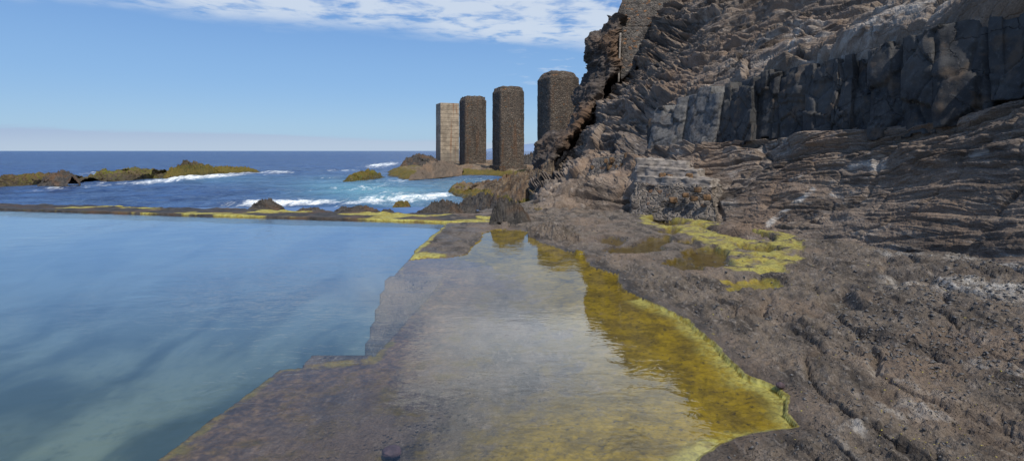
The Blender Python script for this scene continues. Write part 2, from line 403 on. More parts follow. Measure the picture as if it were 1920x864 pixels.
zbase = lambda Y: np.interp(Y, [0, 7.8, 12.8, 19.5, 24], [2.05, 1.85, 1.56, 1.40, 1.25])

def ground_height(X, Y):
    V0 = st(X, Y, 0 * X)
    wob = .10 * fbm(V0 * 1.1, 4) * np.clip(Y / 8, .4, 1.4) + .03 * fbm(V0 * 5 + 3, 3)
    d = poly_sdf(dry, X, Y) + wob
    dl = poly_sdf(ledge, X, Y) + .03 * fbm(V0 * 2.5 + 7, 3)
    dc = line_dist(cliffbase, X, Y)
    deck = sstep(.9, .3, X) * sstep(11.5, 12.2, Y) * sstep(24, 21, Y) * sstep(-.1, -.6, X - (Y - 12) * .02 + .1)
    rise = (zbase(Y) - 1.27) * np.exp(-np.maximum(dc - .3, 0) / 1.6)
    near = .16 * sstep(1.0, 3.5, d) * sstep(11, 7, Y)
    q = st(X * 1.0, Y * .55, 0 * X)
    cr = 1 - np.abs(perlin(st(X * 1.5, Y * .5, 0 * X) + .6 * st(fbm(V0 * .8 + 2, 3), fbm(V0 * .8 + 8, 3), 0 * X) + 33)) * 2
    rough = 1.05 * (.13 * (ridged(q * .9, 4, .55) - .55) + .075 * fbm(q * 2.4 + 5, 4) + .065 * (ridged(q * 4.5 + 9, 4, .6) - .5) + .030 * fbm(V0 * 15, 3) + .022 * (ridged(V0 * 26, 3, .6) - .5) - .09 * sstep(.80, 1.0, cr))
    g1, ge, gt = cells(X * 1.6 + .5 * fbm(V0 * 1.5, 3), Y * .9 + .4 * fbm(V0 * 1.4 + 9, 3))
    rough = rough + sstep(-.2, .2, fbm(V0 * .5 + 44, 3)) * (.045 * g1 + .05 * gt - .035 * sstep(.12, 0, ge))
    pit = perlin(V0 * 12) ; rough = rough - .035 * sstep(.25, .55, pit)
    pflat = sstep(0, .8, poly_sdf([G(a, b, LV) for a, b in [(1095, 470), (1120, 430), (1200, 405), (1330, 425), (1490, 460), (1500, 510), (1400, 525), (1250, 515)]], X, Y) + .5)
    rough = rough * (1 - .72 * pflat) * (1 - .82 * deck)
    land = 1.2 + .030 * (1 - np.exp(-np.maximum(d, 0) / .10)) + rise + near + rough * sstep(-.02, .5, d) + .05 * pflat + .05 * sstep(.1, .9, d)
    land = np.where(deck > .5, 1.2 + .045 * (1 - np.exp(-np.maximum(d, 0) / .08)) + rough, land)
    # drowned ledge
    sh = 1.2 + np.maximum(.085 * d, -.16) * 1.0 - .016 + .028 * fbm(V0 * 2.2, 4) + .015 * (ridged(V0 * 9, 3) - .5)
    sh = np.minimum(sh, 1.188)
    z = np.where(d > 0, np.maximum(land, 1.2 + .02 * sstep(0, .1, d)), sh)
    pm = np.full(X.shape, -9.0)
    for q_ in pud: pm = np.maximum(pm, poly_sdf(q_, X, Y))
    pm = pm + .06 * fbm(V0 * 3.1, 4)
    z = np.where(pm > -.35, np.minimum(z, z) * 1.0, z)
    z = z + sstep(-.03, .06, pm) * (LV - .028 + rough * .12 - z)
    z = np.where((pflat > .3) & (pm < -.03), np.maximum(z, LV + .006 + .015 * (fbm(V0 * 2.3, 3) + .3) + .02 * (fbm(V0 * 11, 3) + .2)), z)
    p2 = np.maximum(poly_sdf(pud2[0], X, Y), poly_sdf(pud2[1], X, Y)) + .03 * fbm(V0 * 4, 3)
    z = z + sstep(-.14, .08, p2) * (1.30 - .035 + rough * .2 - z); z = np.where((p2 < -.08) & (p2 > -.3), np.maximum(z, 1.305), z)
    p3 = poly_sdf(pud3[0], X, Y) + .03 * fbm(V0 * 4, 3)
    z = z + sstep(-.12, .06, p3) * (1.36 - .02 + rough * .1 - z); z = np.where((p3 < -.06) & (p3 > -.3), np.maximum(z, 1.366), z)
    # steps going down into the pool in the notch
    notch = (X > -2.6) & (X < -1.35) & (Y > 6.4) & (Y < 11.3)
    pool = -.95 + 0 * X
    stepz = np.minimum(1.2 - .10 - .20 * np.floor((11.15 - Y) / .36), 1.06)
    stepz2 = np.minimum(1.2 - .14 - .25 * np.floor((Y - 6.65) / .3), 1.05)
    pool = np.where(notch, np.maximum(np.maximum(stepz, stepz2), -.95), pool)
    z = np.where(d > 0, z, np.where(dl > .04, z, np.where(dl > 0, pool + (z - pool) * sstep(0, .04, dl), pool)))
    sea = sstep(.0, 1.6, poly_sdf([(-4.5, 18.95), (-2.5, 18.95), (-2.2, 12), (-3.2, 6), (-3.2, -7), (17, -7), (17, 32.5), (3.2, 31.5), (1.2, 27), (-.5, 23), (-2.4, 20.9), (-4.5, 20.6)], X, Y) + 1.6)
    z = np.where(Y > 18.6, z * sea + (-1.0) * (1 - sea), z)
    return z, d, dl, pm, p2, p3, deck, pflat, dc

nu, nv = 980, 760
tt = np.linspace(0, 1, nv)
Yg = 1 / (1 / 2.2 + (1 / 33.0 - 1 / 2.2) * tt ** .92)
ug = np.linspace(-1.25, 1.75, nu)
U, YY = np.meshgrid(ug, Yg)
XX = U * YY
Z, d_, dl_, pm_, p2_, p3_, deck_, pflat_, dc_ = ground_height(XX, YY)
V = st(XX, YY, Z); V0 = st(XX, YY, 0 * XX)
px_, py_ = pix(V)
n_ = fbm(V0 * 1.3, 4)
under = (d_ < .02)
alg = np.zeros_like(Z); lime = np.zeros_like(Z); purp = np.zeros_like(Z); pale = np.zeros_like(Z); wet = np.zeros_like(Z)
shallow = under & (dl_ > 0)
# algae: thick along the right shore, mottled in the middle, thin purple film toward the pool edge
fromshore = -d_
edge = np.maximum(dl_, 0)
al_sh = np.clip(1.05 - fromshore * .30, .40, 1.0) + .10 * fbm(V0 * .9 + 15, 4)
al_sh = np.where(edge < 1.2, np.minimum(al_sh, .22 + .24 * sstep(.3, 1.4, edge + .5 * n_) + .30 * sstep(8.0, 4.8, YY + 2 * n_)), al_sh)
wet = np.where(shallow, .55 * sstep(.7, 2.4, fromshore + .4 * n_), wet)
alg = np.where(shallow, al_sh, alg)
purp = np.where(shallow, sstep(1.7, .3, edge + .5 * n_), purp)
lime = np.where(shallow & (YY < 9), sstep(.30, .02, fromshore + .22 * n_) * .8, lime)
# lime line on the pool rim
rim = sstep(.20, .03, np.abs(dl_ - .06) + .06 * n_)
alg = np.where(under, np.maximum(alg, rim * np.where(YY > 7.5, .40, .58)), alg); lime = np.where(under & (dl_ > 0), np.maximum(lime, rim * .22), lime)
ondeck = (~under) & (deck_ > .3)
deckrim = sstep(.30, .06, np.minimum(dl_, 9) + .25 * n_) * (YY < 19.5)
corner = sstep(1.0, .2, np.hypot(XX + 2.2, (YY - 12.4) * .8) + .3 * n_)
alg = np.where(ondeck, np.maximum(np.maximum(deckrim, corner) * .95, .30), alg)
lime = np.where(ondeck, np.maximum(deckrim, corner), lime)
wet = np.where(ondeck, .35 + .5 * sstep(-.1, .3, n_), wet)
# puddle algae
pd = sstep(-.55, .0, poly_sdf(algdry, XX, YY) + .35 * n_)
alg = np.maximum(alg, pd * (.60 + .42 * fbm(V0 * 2.2 + 60, 4))); lime = np.maximum(lime, pd * .6)
halo = sstep(-.16, .02, pm_)
alg = np.maximum(alg, halo * .55 * (.6 + .4 * (px_ > 1230))); 
pin = sstep(-.02, .1, pm_)
lime = lime * (1 - pin); wet = np.maximum(wet, sstep(-.15, .05, pm_))
darkp = pin * ((px_ > 1128) & (px_ < 1378) & (py_ > 446) & (py_ < 508))
alg = np.where(darkp > .5, .64, alg)
h2 = sstep(-.12, .02, p2_); alg = np.maximum(alg, h2 * .8); lime = np.maximum(lime, h2 * .35)
h3 = sstep(-.06, .02, p3_); wet = np.maximum(wet, h3 * .8); pale = np.maximum(pale, .7 * sstep(.02, .12, p3_))
# wet dark band along the waterline and rim of lime on the shore
wet = np.where((d_ > 0) & (deck_ < .3), np.maximum(wet, sstep(.35, .0, d_ + .15 * n_) * .8), wet)
band = (d_ > -.03) & (YY < 8.5) & (deck_ < .3)
alg = np.where(band, np.maximum(alg, sstep(.05, .0, d_)), alg); lime = np.where(band, np.maximum(lime, sstep(.10, .0, d_)), lime)
# pale weathered streaks
pale = np.maximum(pale, .8 * sstep(60, 20, np.abs(py_ - (500 + .12 * (px_ - 1700)))) * sstep(1620, 1700, px_) * sstep(.0, .35, fbm(V0 * st(1.5, .5, 1) + 3, 4) + .1))
pale = np.maximum(pale, .85 * sstep(.05, .4, fbm(V0 * 1.7 + 31, 5)) * sstep(1500, 1650, px_) * sstep(600, 660, py_))
grid_mesh('ground', V, M['ground'], attrs={'algae': alg, 'lime': lime, 'wet': wet, 'pale': pale, 'purple': purp})['kind'] = 'structure'

# pool floor and water
xs = np.linspace(-36, 4, 90); ys = np.linspace(-7, 26, 90)
Xf, Yf = np.meshgrid(xs, ys)
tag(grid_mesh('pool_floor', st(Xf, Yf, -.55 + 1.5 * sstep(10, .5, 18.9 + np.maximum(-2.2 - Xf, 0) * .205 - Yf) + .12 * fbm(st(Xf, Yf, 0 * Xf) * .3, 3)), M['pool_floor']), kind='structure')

def water_box(name, poly, ztop, zbot, mat):
    n = len(poly); bm = bmesh.new()
    t = [bm.verts.new((x, y, ztop)) for x, y in poly]; b = [bm.verts.new((x, y, zbot)) for x, y in poly]
    bm.faces.new(t); bm.faces.new(b[::-1])
    for k in range(n): bm.faces.new((t[k], b[k], b[(k + 1) % n], t[(k + 1) % n]))
    bmesh.ops.recalc_face_normals(bm, faces=bm.faces)
    me = bpy.data.meshes.new(name); bm.to_mesh(me); bm.free(); me.materials.append(mat)
    o = bpy.data.objects.new(name, me); COL.objects.link(o); return o
tag(water_box('pool_water', [(-36, -6.5), (5.5, -6.5), (5.5, 9), (3, 17.5), (1.5, 19.0), (-2, 19.6), (-2.4, 19.9), (-36, 27.5)], POOL_Z, -1.3, M['pool_water']), kind='structure')
def puddle(poly, z):
    bm = bmesh.new(); bm.faces.new([bm.verts.new((x, y, z)) for x, y in poly]); bmesh.ops.recalc_face_normals(bm, faces=bm.faces)
    for f in bm.faces:
        if f.normal.z < 0: f.normal_flip()
    me = bpy.data.meshes.new('puddle'); bm.to_mesh(me); bm.free(); me.materials.append(M['puddle'])
    o = bpy.data.objects.new('puddle', me); COL.objects.link(o); return tag(o, kind='structure')
puddle([G(a, b, LV) for a, b in [(1085, 478), (1100, 440), (1195, 405), (1300, 418), (1475, 452), (1490, 490), (1390, 518), (1250, 520), (1180, 485)]], LV)
puddle([G(a, b, 1.30) for a, b in [(1335, 528), (1400, 520), (1455, 526), (1485, 550), (1400, 552), (1360, 553)]], 1.30)
puddle([G(a, b, 1.36) for a, b in [(1535, 560), (1585, 556), (1622, 600), (1575, 602), (1540, 590)]], 1.36)

# ------------------------------------------------------------------ the cliff face
A = [P(985, 408, 22.5), P(1003, 385, 24), P(1056, 331, 30), P(1100, 277, 34.5), P(1134, 213, 38), P(1174, 150, 41), P(1216, 82, 43), P(1262, 4, 45), P(1318, -112, 47), P(1345, -165, 53)]
A0 = [p + np.array((1.2, 13.0, -.3)) for p in A]
A1 = [P(1090, 408, 20.8), P(1092, 392, 22), P(1110, 330, 26), P(1128, 285, 29.5), P(1165, 215, 32.5), P(1215, 140, 36), P(1258, 65, 39.5), P(1305, -15, 42), P(1360, -135, 45), P(1390, -195, 51)]
B = [P(1195, 420, 18.6), P(1200, 400, 19.8), P(1197, 318, 22), P(1203, 284, 24.0), P(1228, 214, 25.6), P(1290, 120, 31), P(1330, 40, 35), P(1370, -40, 39), P(1420, -160, 43), P(1450, -225, 50)]
C = [P(1335, 450, 15.2), P(1350, 418, 16.3), P(1350, 335, 18.2), P(1372, 264, 19.5), P(1372, 172, 20.4), P(1420, 95, 25), P(1460, 18, 29), P(1500, -62, 33), P(1560, -200, 37), P(1580, -270, 44)]
D = [P(1500, 490, 11.8), P(1530, 452, 12.7), P(1555, 345, 14.0), P(1560, 242, 15.0), P(1560, 108, 15.6), P(1610, 40, 18.6), P(1650, -40, 22), P(1700, -130, 26), P(1760, -270, 30), P(1780, -330, 36)]
E = [P(1680, 525, 9.2), P(1715, 488, 9.9), P(1740, 360, 11.0), P(1740, 222, 12.0), P(1740, 52, 12.4), P(1800, -30, 15), P(1860, -120, 18), P(1900, -230, 22), P(1980, -400, 26), P(2000, -450, 31)]
F = [P(1870, 575, 7.1), P(1920, 525, 7.7), P(1935, 360, 8.9), P(1935, 178, 9.9), P(1930, 0, 10.3), np.array((12.6, 11.6, 8.6)), np.array((15, 12.5, 11.)), np.array((18, 14, 15.5)), np.array((22, 16, 22.)), np.array((27, 18, 24.))]
Gc = [np.array(v, float) for v in [(6.9, 4.5, 1.4), (7.5, 4.6, 2.0), (8.8, 5, 3.2), (10, 5.5, 4.8), (10.3, 5.6, 6.7), (12.9, 6, 8.6), (15.5, 6.5, 11), (18.5, 7, 15.5), (23, 8, 22), (28, 9, 24)]]
H = [v + np.array((.4, -11, .1)) for v in Gc]
ctrl = np.array([A0, A, A1, B, C, D, E, F, Gc, H])           # columns x rows x 3
ctrl = np.swapaxes(ctrl, 0, 1)                               # rows x columns
def spread(w, n):                                            # parameter samples, w = weight per interval
    w = np.asarray(w, float); c = np.concatenate([[0], np.cumsum(w)]); c /= c[-1]
    return np.interp(np.linspace(0, 1, n), c, np.arange(len(c)))
tu = spread([.35, 1.3, 1.5, 2.2, 2.6, 2.3, 2.3, .8, .5], 1150)
tv = spread([.25, 1.2, 1.1, 1.0, 1.3, 1.2, 1.0, .5, .2], 820)
CV = loft(ctrl, tv, tu)
Nn = normals(CV)
if (Nn[300, 500, 0] > 0): Nn = -Nn
Xc, Yc, Zc = CV[..., 0], CV[..., 1], CV[..., 2]
pxc, pyc = pix(CV)
lf = sstep(1330, 1130, pxc) * sstep(-60, 60, pyc) * sstep(370, 310, pyc) * .8        # the left end dips steeply along the fault
b_ = Zc + (.20 + .06 * sstep(6.5, 11, Zc)) * (Yc - 15) * (1 - lf) - .5 * lf * (Xc - 4)
L_ = -.25 * Xc + .97 * Yc; T_ = .97 * Xc + .25 * Yc
wx = .9 * fbm(CV * .20, 4); wb = .55 * fbm(st(L_ * .16, T_ * .2, b_ * .3) + 5, 4)
q = st((L_ + wx) * .085, T_ * .16 + 3, (b_ + wb) * .80)
t1 = (b_ + wb * 1.6) * .55 + .25 * fbm(CV * .9, 3)
saw = t1 - np.floor(t1)
t2 = (b_ + wb * 1.3) * 1.7 + .5 * fbm(CV * .5 + 21, 4)
saw2 = t2 - np.floor(t2)
sawf = lambda s: np.where(s < .84, s / .84, (1 - s) / .16)
far = np.clip(Yc / 16, .6, 1.8)
disp = .62 * far * fbm(CV * .24, 4) + .55 * far * (ridged(q * .9, 5, .55) - .5) + .20 * (ridged(q * 2.3 + 3, 5, .52) - .5) * far
disp += .30 * far * (sawf(saw) - .5) * sstep(-.30, .25, fbm(CV * .2 + 60, 3)) + .10 * far * (1 - .7 * lf) * (sawf(saw2) - .5) * sstep(-.25, .2, fbm(CV * .5 + 70, 3))
for sc_, am_, of_ in ((1.3, .30, 11), (3.0, .14, 47), (6.5, .06, 81)):
    cr = 1 - np.abs(perlin(q * sc_ + of_)) * 2
    disp -= am_ * far * (1 - (.6 if sc_ > 2 else .2) * lf) * sstep(.80, 1.0, cr) * sstep(-.25, .2, fbm(CV * .3 + of_, 3))
jc = 1 - np.abs(perlin(st(L_ * .35 + .5 * b_, T_ * .2, b_ * .12) + .35 * fbm(CV * .7, 3)[..., None] + 23)) * 2      # steep joints crossing the beds
disp -= .10 * far * sstep(.92, 1.0, jc)
uu = (L_ + wx) + .5 * T_; ww = (b_ + wb)
c1, e1, k1 = cells(uu * .24 + .4 * fbm(CV * .5, 3), ww * .62)
c2, e2, k2 = cells(uu * .55 + .3 * fbm(CV * 1.2, 3) + 31, ww * 1.75 + 7)
m1 = sstep(-.35, .15, fbm(CV * .17 + 90, 3)); m2 = sstep(-.2, .25, fbm(CV * .31 + 120, 3))
disp += far * m1 * (.30 * c1 + .30 * k1 - .16 * sstep(.10, .0, e1)) + far * m2 * (.11 * c2 + .12 * k2 - .07 * sstep(.12, .0, e2))
disp += .10 * fbm(q * 6 + 13, 4, .6) + .05 * (ridged(CV * st(2.2 + 0 * Xc, 2.2, 5.5) + 4, 4, .6) - .5) + .035 * fbm(CV * 9, 3)
low = sstep(2.9, 2.2, tv)[:, None] * sstep(2.6, 3.6, tu)[None, :]
disp = disp * (1 - .38 * low) + .22 * low * fbm(st(L_ * .30, T_ * .4, b_ * .5) + 71, 3)
bandm = sstep(2.96, 3.16, tv)[:, None] * sstep(4.25, 3.95, tv)[:, None] * sstep(1.9, 2.8, tu)[None, :]
disp = disp * (1 - .85 * bandm) - .85 * bandm
lip = np.exp(-((tv[:, None] - 4.35) / .22) ** 2) * sstep(2.2, 3.2, tu)[None, :]
disp += .28 * lip
disp *= sstep(-.1, 1.0, tv)[:, None] * .55 + .45
CV2 = CV + Nn * disp[..., None]
pxc, pyc = pix(CV2)
vein = lambda pts, w: sstep(w, w * .25, line_dist(pts, pxc, pyc) + w * .5 * fbm(CV2 * 2.2, 3))
pale = np.maximum.reduce([vein([(1440, 420), (1478, 390), (1525, 356)], 7), .9 * vein([(1325, 412), (1345, 392)], 5), .8 * vein([(1560, 363), (1578, 366)], 6),
                          .8 * vein([(1600, 312), (1655, 300), (1640, 318)], 14), .6 * vein([(1820, 290), (1850, 284)], 7), .9 * vein([(1480, 95), (1500, 50)], 4), .6 * vein([(1480, 338), (1510, 325)], 4)])
pale = np.maximum(pale, .55 * sstep(.12, .45, fbm(q * 1.2 + 50, 4)) * sstep(1250, 1500, pxc) * sstep(340, 300, pyc))
pale = np.maximum(pale, .5 * sstep(.10, .4, fbm(CV2 * 1.3 + 80, 4)) * sstep(120, 40, np.hypot((pxc - 1290) * .8, pyc - 345)))
zero = np.zeros_like(pale)
cw = sstep(1.6, 1.35, CV2[..., 2]) * .5
alg = .5 * sstep(1.9, 1.2, CV2[..., 2]) * sstep(1120, 1000, pxc)
tag(grid_mesh('cliff', CV2, M['cliff'], attrs={'pale': pale, 'algae': alg, 'lime': zero, 'wet': cw, 'purple': zero, 'strata': st((L_ + wx) * .30, T_ * .5, (b_ + wb) * 2.0)}), kind='structure')

# the dark overhanging spur beyond the fault
S1 = [(998, 345, 44), (1004, 312, 45), (1008, 285, 46), (1022, 256, 46), (1058, 250, 46.5), (1078, 216, 47), (1077, 190, 47), (1092, 160, 48), (1108, 128, 48), (1101, 96, 48), (1108, 74, 48), (1132, 54, 48), (1143, 30, 49)]
lip_ = [(1014, 352), (1024, 320), (1052, 284), (1074, 258), (1089, 234), (1107, 202), (1126, 174), (1148, 148), (1162, 125), (1163, 98), (1164, 80), (1166, 58), (1170, 32)]
S2 = [(a, b, y) for (a, b), y in zip(lip_, np.linspace(40.5, 46, 13))]
S15 = [(.5 * (p[0] + q_[0]) - 2, .5 * (p[1] + q_[1]), .5 * (p[2] + q_[2]) - 2.2) for p, q_ in zip(S1, S2)]
S3 = [(a + 4, b + 3, y + 12) for a, b, y in S2]
S4 = [(a + 60, b + 4, y + 18) for a, b, y in S2]
S0 = [(a + 22, b, c + 9) for a, b, c in S1]
Sc = np.array([[P(*p) for p in s] for s in (S0, S1, S15, S2, S3, S4)])
SV = loft(np.swapaxes(Sc, 0, 1), np.linspace(0, 12, 420), spread([.5, 1, 1, .8, .5], 280))
Ns = normals(SV)
if Ns[200, 100, 1] > 0: Ns = -Ns
q = st(SV[..., 0] * .35, SV[..., 1] * .35, SV[..., 2] * .7 - .35 * SV[..., 0])
dS = .9 * fbm(SV * .28, 4) + .75 * (ridged(q * 1.0, 4) - .5) + .32 * (ridged(q * 2.7, 4) - .5) + .12 * fbm(SV * 2.6, 3)
SV2 = SV + Ns * dS[..., None]
z0 = np.zeros(SV2.shape[:2])
tag(grid_mesh('cliff_spur', SV2, M['spur'], attrs={'pale': z0, 'algae': .4 * sstep(3, 1, SV2[..., 2]), 'lime': z0, 'wet': z0, 'purple': z0}), kind='structure')
# lighter shoulder of rock further round the point
K = np.array([[P(*p) for p in s] for s in ([(1060, 260, 60), (1078, 205, 60), (1088, 165, 60), (1100, 138, 60), (1120, 128, 60), (1140, 110, 62)],
     [(1090, 260, 56), (1095, 205, 57), (1105, 165, 57), (1115, 142, 57), (1130, 132, 58), (1150, 112, 60)], [(1150, 260, 58), (1150, 205, 58), (1155, 165, 58), (1160, 145, 58), (1165, 135, 59), (1170, 114, 61)])])
KV = loft(np.swapaxes(K, 0, 1), np.linspace(0, 5, 120), np.linspace(0, 2, 70)); Nk = normals(KV)
if Nk[60, 35, 1] > 0: Nk = -Nk
KV = KV + Nk * (.7 * fbm(KV * .35, 4) + .4 * (ridged(KV * .9, 4) - .5))[..., None]
z0 = np.zeros(KV.shape[:2])
tag(grid_mesh('cliff_shoulder', KV, M['brown'], attrs={'pale': z0, 'algae': z0, 'lime': z0, 'wet': z0, 'purple': z0}), kind='structure')

# ------------------------------------------------------------------ basalt outcrop: one thing, each column a part
bw = ctrl[3:5]                                               # band bottom / band top control rows
pxb = np.array([1000, 1088, 1128, 1203, 1372, 1560, 1740, 1935]); 
Yb = lambda px: np.interp(px, [1203, 1372, 1560, 1740, 1935, 2300], [23.9, 19.4, 14.9, 11.85, 9.75, 7.3])
out_ = empty('basalt_outcrop', tuple(P(1560, 245, 15)), 'band of dark grey jointed basalt columns set across the brown cliff face', 'rock outcrop')
cols = [(1199, 1224, 238, 232, 284, 282, 0), (1221, 1277, 206, 192, 288, 276, 1), (1272, 1343, 180, 170, 272, 264, 1), (1338, 1368, 172, 166, 266, 262, 0), (1364, 1412, 164, 152, 262, 258, 0),
        (1408, 1452, 156, 140, 256, 250, 0), (1448, 1502, 146, 128, 252, 246, 0), (1498, 1552, 132, 114, 248, 246, 0), (1548, 1586, 122, 108, 246, 246, 0), (1582, 1626, 112, 98, 250, 250, 0),
        (1622, 1688, 100, 74, 254, 250, 0), (1684, 1744, 76, 58, 246, 236, 0), (1740, 1842, 60, 34, 226, 214, 0), (1838, 1928, 34, 8, 170, 160, 0), (1924, 2060, 6, -40, 170, 168, 0)]
rc = random.Random(3)
for (x0, x1, t0, t1_, b0, b1, lit) in cols:
    lv, ns = 44, 30
    push = rc.uniform(-.12, .34) + (.25 if lit else 0)
    tilt = rc.uniform(-.28, .28)
    f1, f2 = rc.uniform(.08, .35), rc.uniform(.62, .93)
    d1, d2 = rc.uniform(.25, .6), rc.uniform(.3, .8)
    lean = rc.uniform(-.5, 1.0)
    joints = sorted(rc.uniform(.12, .95) for _ in range(rc.choice((1, 2, 3))))
    joff = [rc.uniform(-.10, .12) for _ in range(4)]
    b0 += 9 + max(0, x0 - 1600) * .03; b1 += 9 + max(0, x0 - 1600) * .03; t0 -= 4; t1_ -= 4
    jag = [rc.uniform(-12, 10) for _ in range(6)]
    Vb = np.zeros((lv, ns, 3))
    for k in range(lv):
        s = k / (lv - 1)
        for j in range(ns):
            u = j / (ns - 1)
            px = x0 + 1.0 + (x1 - x0 - 2.0) * u + (s - .5) * 12 * (lean if not lit else 1.7)
            tj = jag[min(int(u * 3), 2)]; bj = jag[3 + min(int(u * 3), 2)] * .5
            py = (b0 + bj + (b1 - b0) * u) * (1 - s) + (t0 + tj + (t1_ - t0) * u) * s
            Y = Yb(px) + (s * .55)
            p = P(px, py, Y)
            wpx = (x1 - x0) / 1000 * Y
            off = push - .38 + tilt * (u - .5) * wpx
            off -= d1 * max(f1 - u, 0) * wpx + d2 * max(u - f2, 0) * wpx
            off += joff[sum(1 for q_ in joints if s + .15 * (u - .5) > q_)]
            Vb[k, j] = p + np.array((-.86, -.5, .02)) * (off - .05)
    cb_, ce_, ct_ = cells(Vb[..., 1] * 1.1 + x0, Vb[..., 2] * .9)
    nz = fbm(Vb * 1.3 + x0, 3) * .09 + .05 * fbm(Vb * 4 + x0, 3) + .10 * cb_ + .22 * ct_ - .05 * sstep(.10, .0, ce_)
    Vb += nz[..., None] * np.array((-.86, -.5, 0))
    back = np.array((1.5, .9, .1))
    ringL = Vb[:, :1] + back; ringR = Vb[:, -1:] + back
    W = np.concatenate([ringL, Vb, ringR], 1)
    W = np.concatenate([W[:1] + back * np.where(np.arange(ns + 2) % (ns + 1) == 0, 0, .8)[None, :, None], W, W[-1:] + back * np.where(np.arange(ns + 2) % (ns + 1) == 0, 0, .8)[None, :, None]], 0)
    o = grid_mesh('basalt_column', W - np.array(out_.location), M['basalt'], out_, attrs={'pale': np.full(W.shape[:2], .38 if lit else .0)}, smooth=False)  # lit slabs: sunlight painted in as a paler tint

# ------------------------------------------------------------------ pillars
def pillar(name, cx, cy, zb, zt, s, mat, label, seed, footing=0.0, chamfer=.45, mix=True):
    rootp = empty(name, (cx, cy, zb), label, 'pillar', 'row of old pier pillars')
    a = math.atan2(6.8, 17.0)
    rootp.rotation_euler = (0, 0, a)
    h = zt - zb; nz, ns = 150, 34
    hs = s / 2; ring = []
    for k in range(4):
        p0 = [(-hs, -hs), (hs, -hs), (hs, hs), (-hs, hs)][k]; p1 = [(hs, -hs), (hs, hs), (-hs, hs), (-hs, -hs)][k]
        for j in range(ns): ring.append((p0[0] + (p1[0] - p0[0]) * j / ns, p0[1] + (p1[1] - p0[1]) * j / ns))
    ring = np.array(ring); m = len(ring)
    zz = np.concatenate([np.linspace(-.6, h, nz), [h] * 7]); sc = np.concatenate([np.ones(nz), [.93, .82, .66, .5, .33, .16, .0]])
    V = np.zeros((len(zz), m, 3))
    V[..., 0] = ring[None, :, 0] * sc[:, None]; V[..., 1] = ring[None, :, 1] * sc[:, None]; V[..., 2] = zz[:, None]
    r = np.maximum(np.abs(V[..., 0]), np.abs(V[..., 1])) / hs
    cor = np.minimum(np.abs(V[..., 0]), np.abs(V[..., 1])) / hs
    if chamfer:
        topd = h - V[..., 2]
        er = chamfer * (1 + .8 * fbm(V * .9 + seed, 3))
        V[..., 2] -= np.where(topd < 1.2, 1, 0) * er * (.9 * sstep(.55, 1.0, r) + .55 * cor ** 3 * sstep(.7, 1, r)) * sstep(1.2, 0, topd)
        V[..., :2] *= (1 - .10 * sstep(1.0, 0, topd) * (1 + fbm(V * 1.1 + seed, 2)))[..., None] * (1 - .05 * cor[..., None] ** 6)
        V[..., 2] += .22 * fbm(V * 1.3 + seed, 3) * sstep(.8, 0, topd)
        amp = .055
    else:
        amp = .015
    rad = V[..., :2] / (np.linalg.norm(V[..., :2], axis=-1, keepdims=True) + 1e-6)
    V[..., :2] += rad * (amp * (fbm(V * 3.0 + seed, 3) + 1.2 * fbm(V * .6 + seed, 2)))[..., None]
    grid_mesh('shaft', V, mat, rootp, wrap=True, smooth=False)
    if footing:
        bm = bmesh.new(); bmesh.ops.create_cube(bm, size=1)
        bmesh.ops.scale(bm, vec=(s + .55, s + .55, footing + .8), verts=bm.verts); bmesh.ops.translate(bm, vec=(0, 0, footing / 2 - .4), verts=bm.verts)
        bmesh.ops.bevel(bm, geom=bm.edges, offset=.08, segments=2, affect='EDGES')
        bmesh.ops.subdivide_edges(bm, edges=bm.edges, cuts=6, use_grid_fill=True)
        for v in bm.verts:
            n = fbm(np.array([[v.co.x, v.co.y, v.co.z]]) * 1.2 + seed, 2)[0]; v.co *= 1 + .03 * n
        me = bpy.data.meshes.new('footing'); bm.to_mesh(me); bm.free(); me.materials.append(mat)
        f = bpy.data.objects.new('footing', me); COL.objects.link(f); f.parent = rootp
    return rootp
pillar('concrete_pillar', -14.3, 118, 1.3, 14.1, 4.15, M['concrete'], 'pale board-marked concrete pillar with rust streaks, farthest left of the row', 1, 0, 0)
pillar('stone_pillar', -7.45, 101, 1.1, 14.0, 4.25, M['pillar'], 'dark stone pillar overlapping the pale concrete pillar behind it', 5, 0, .26)
pillar('stone_pillar', -.62, 84, .9, 13.75, 4.05, M['pillar'], 'dark stone pillar on a square footing with sky on both sides', 23, .55, .20)
pillar('stone_pillar', 5.85, 68, .8, 13.75, 4.15, M['pillar'], 'tallest looking dark stone pillar half hidden by the cliff spur', 41, .3, .40)

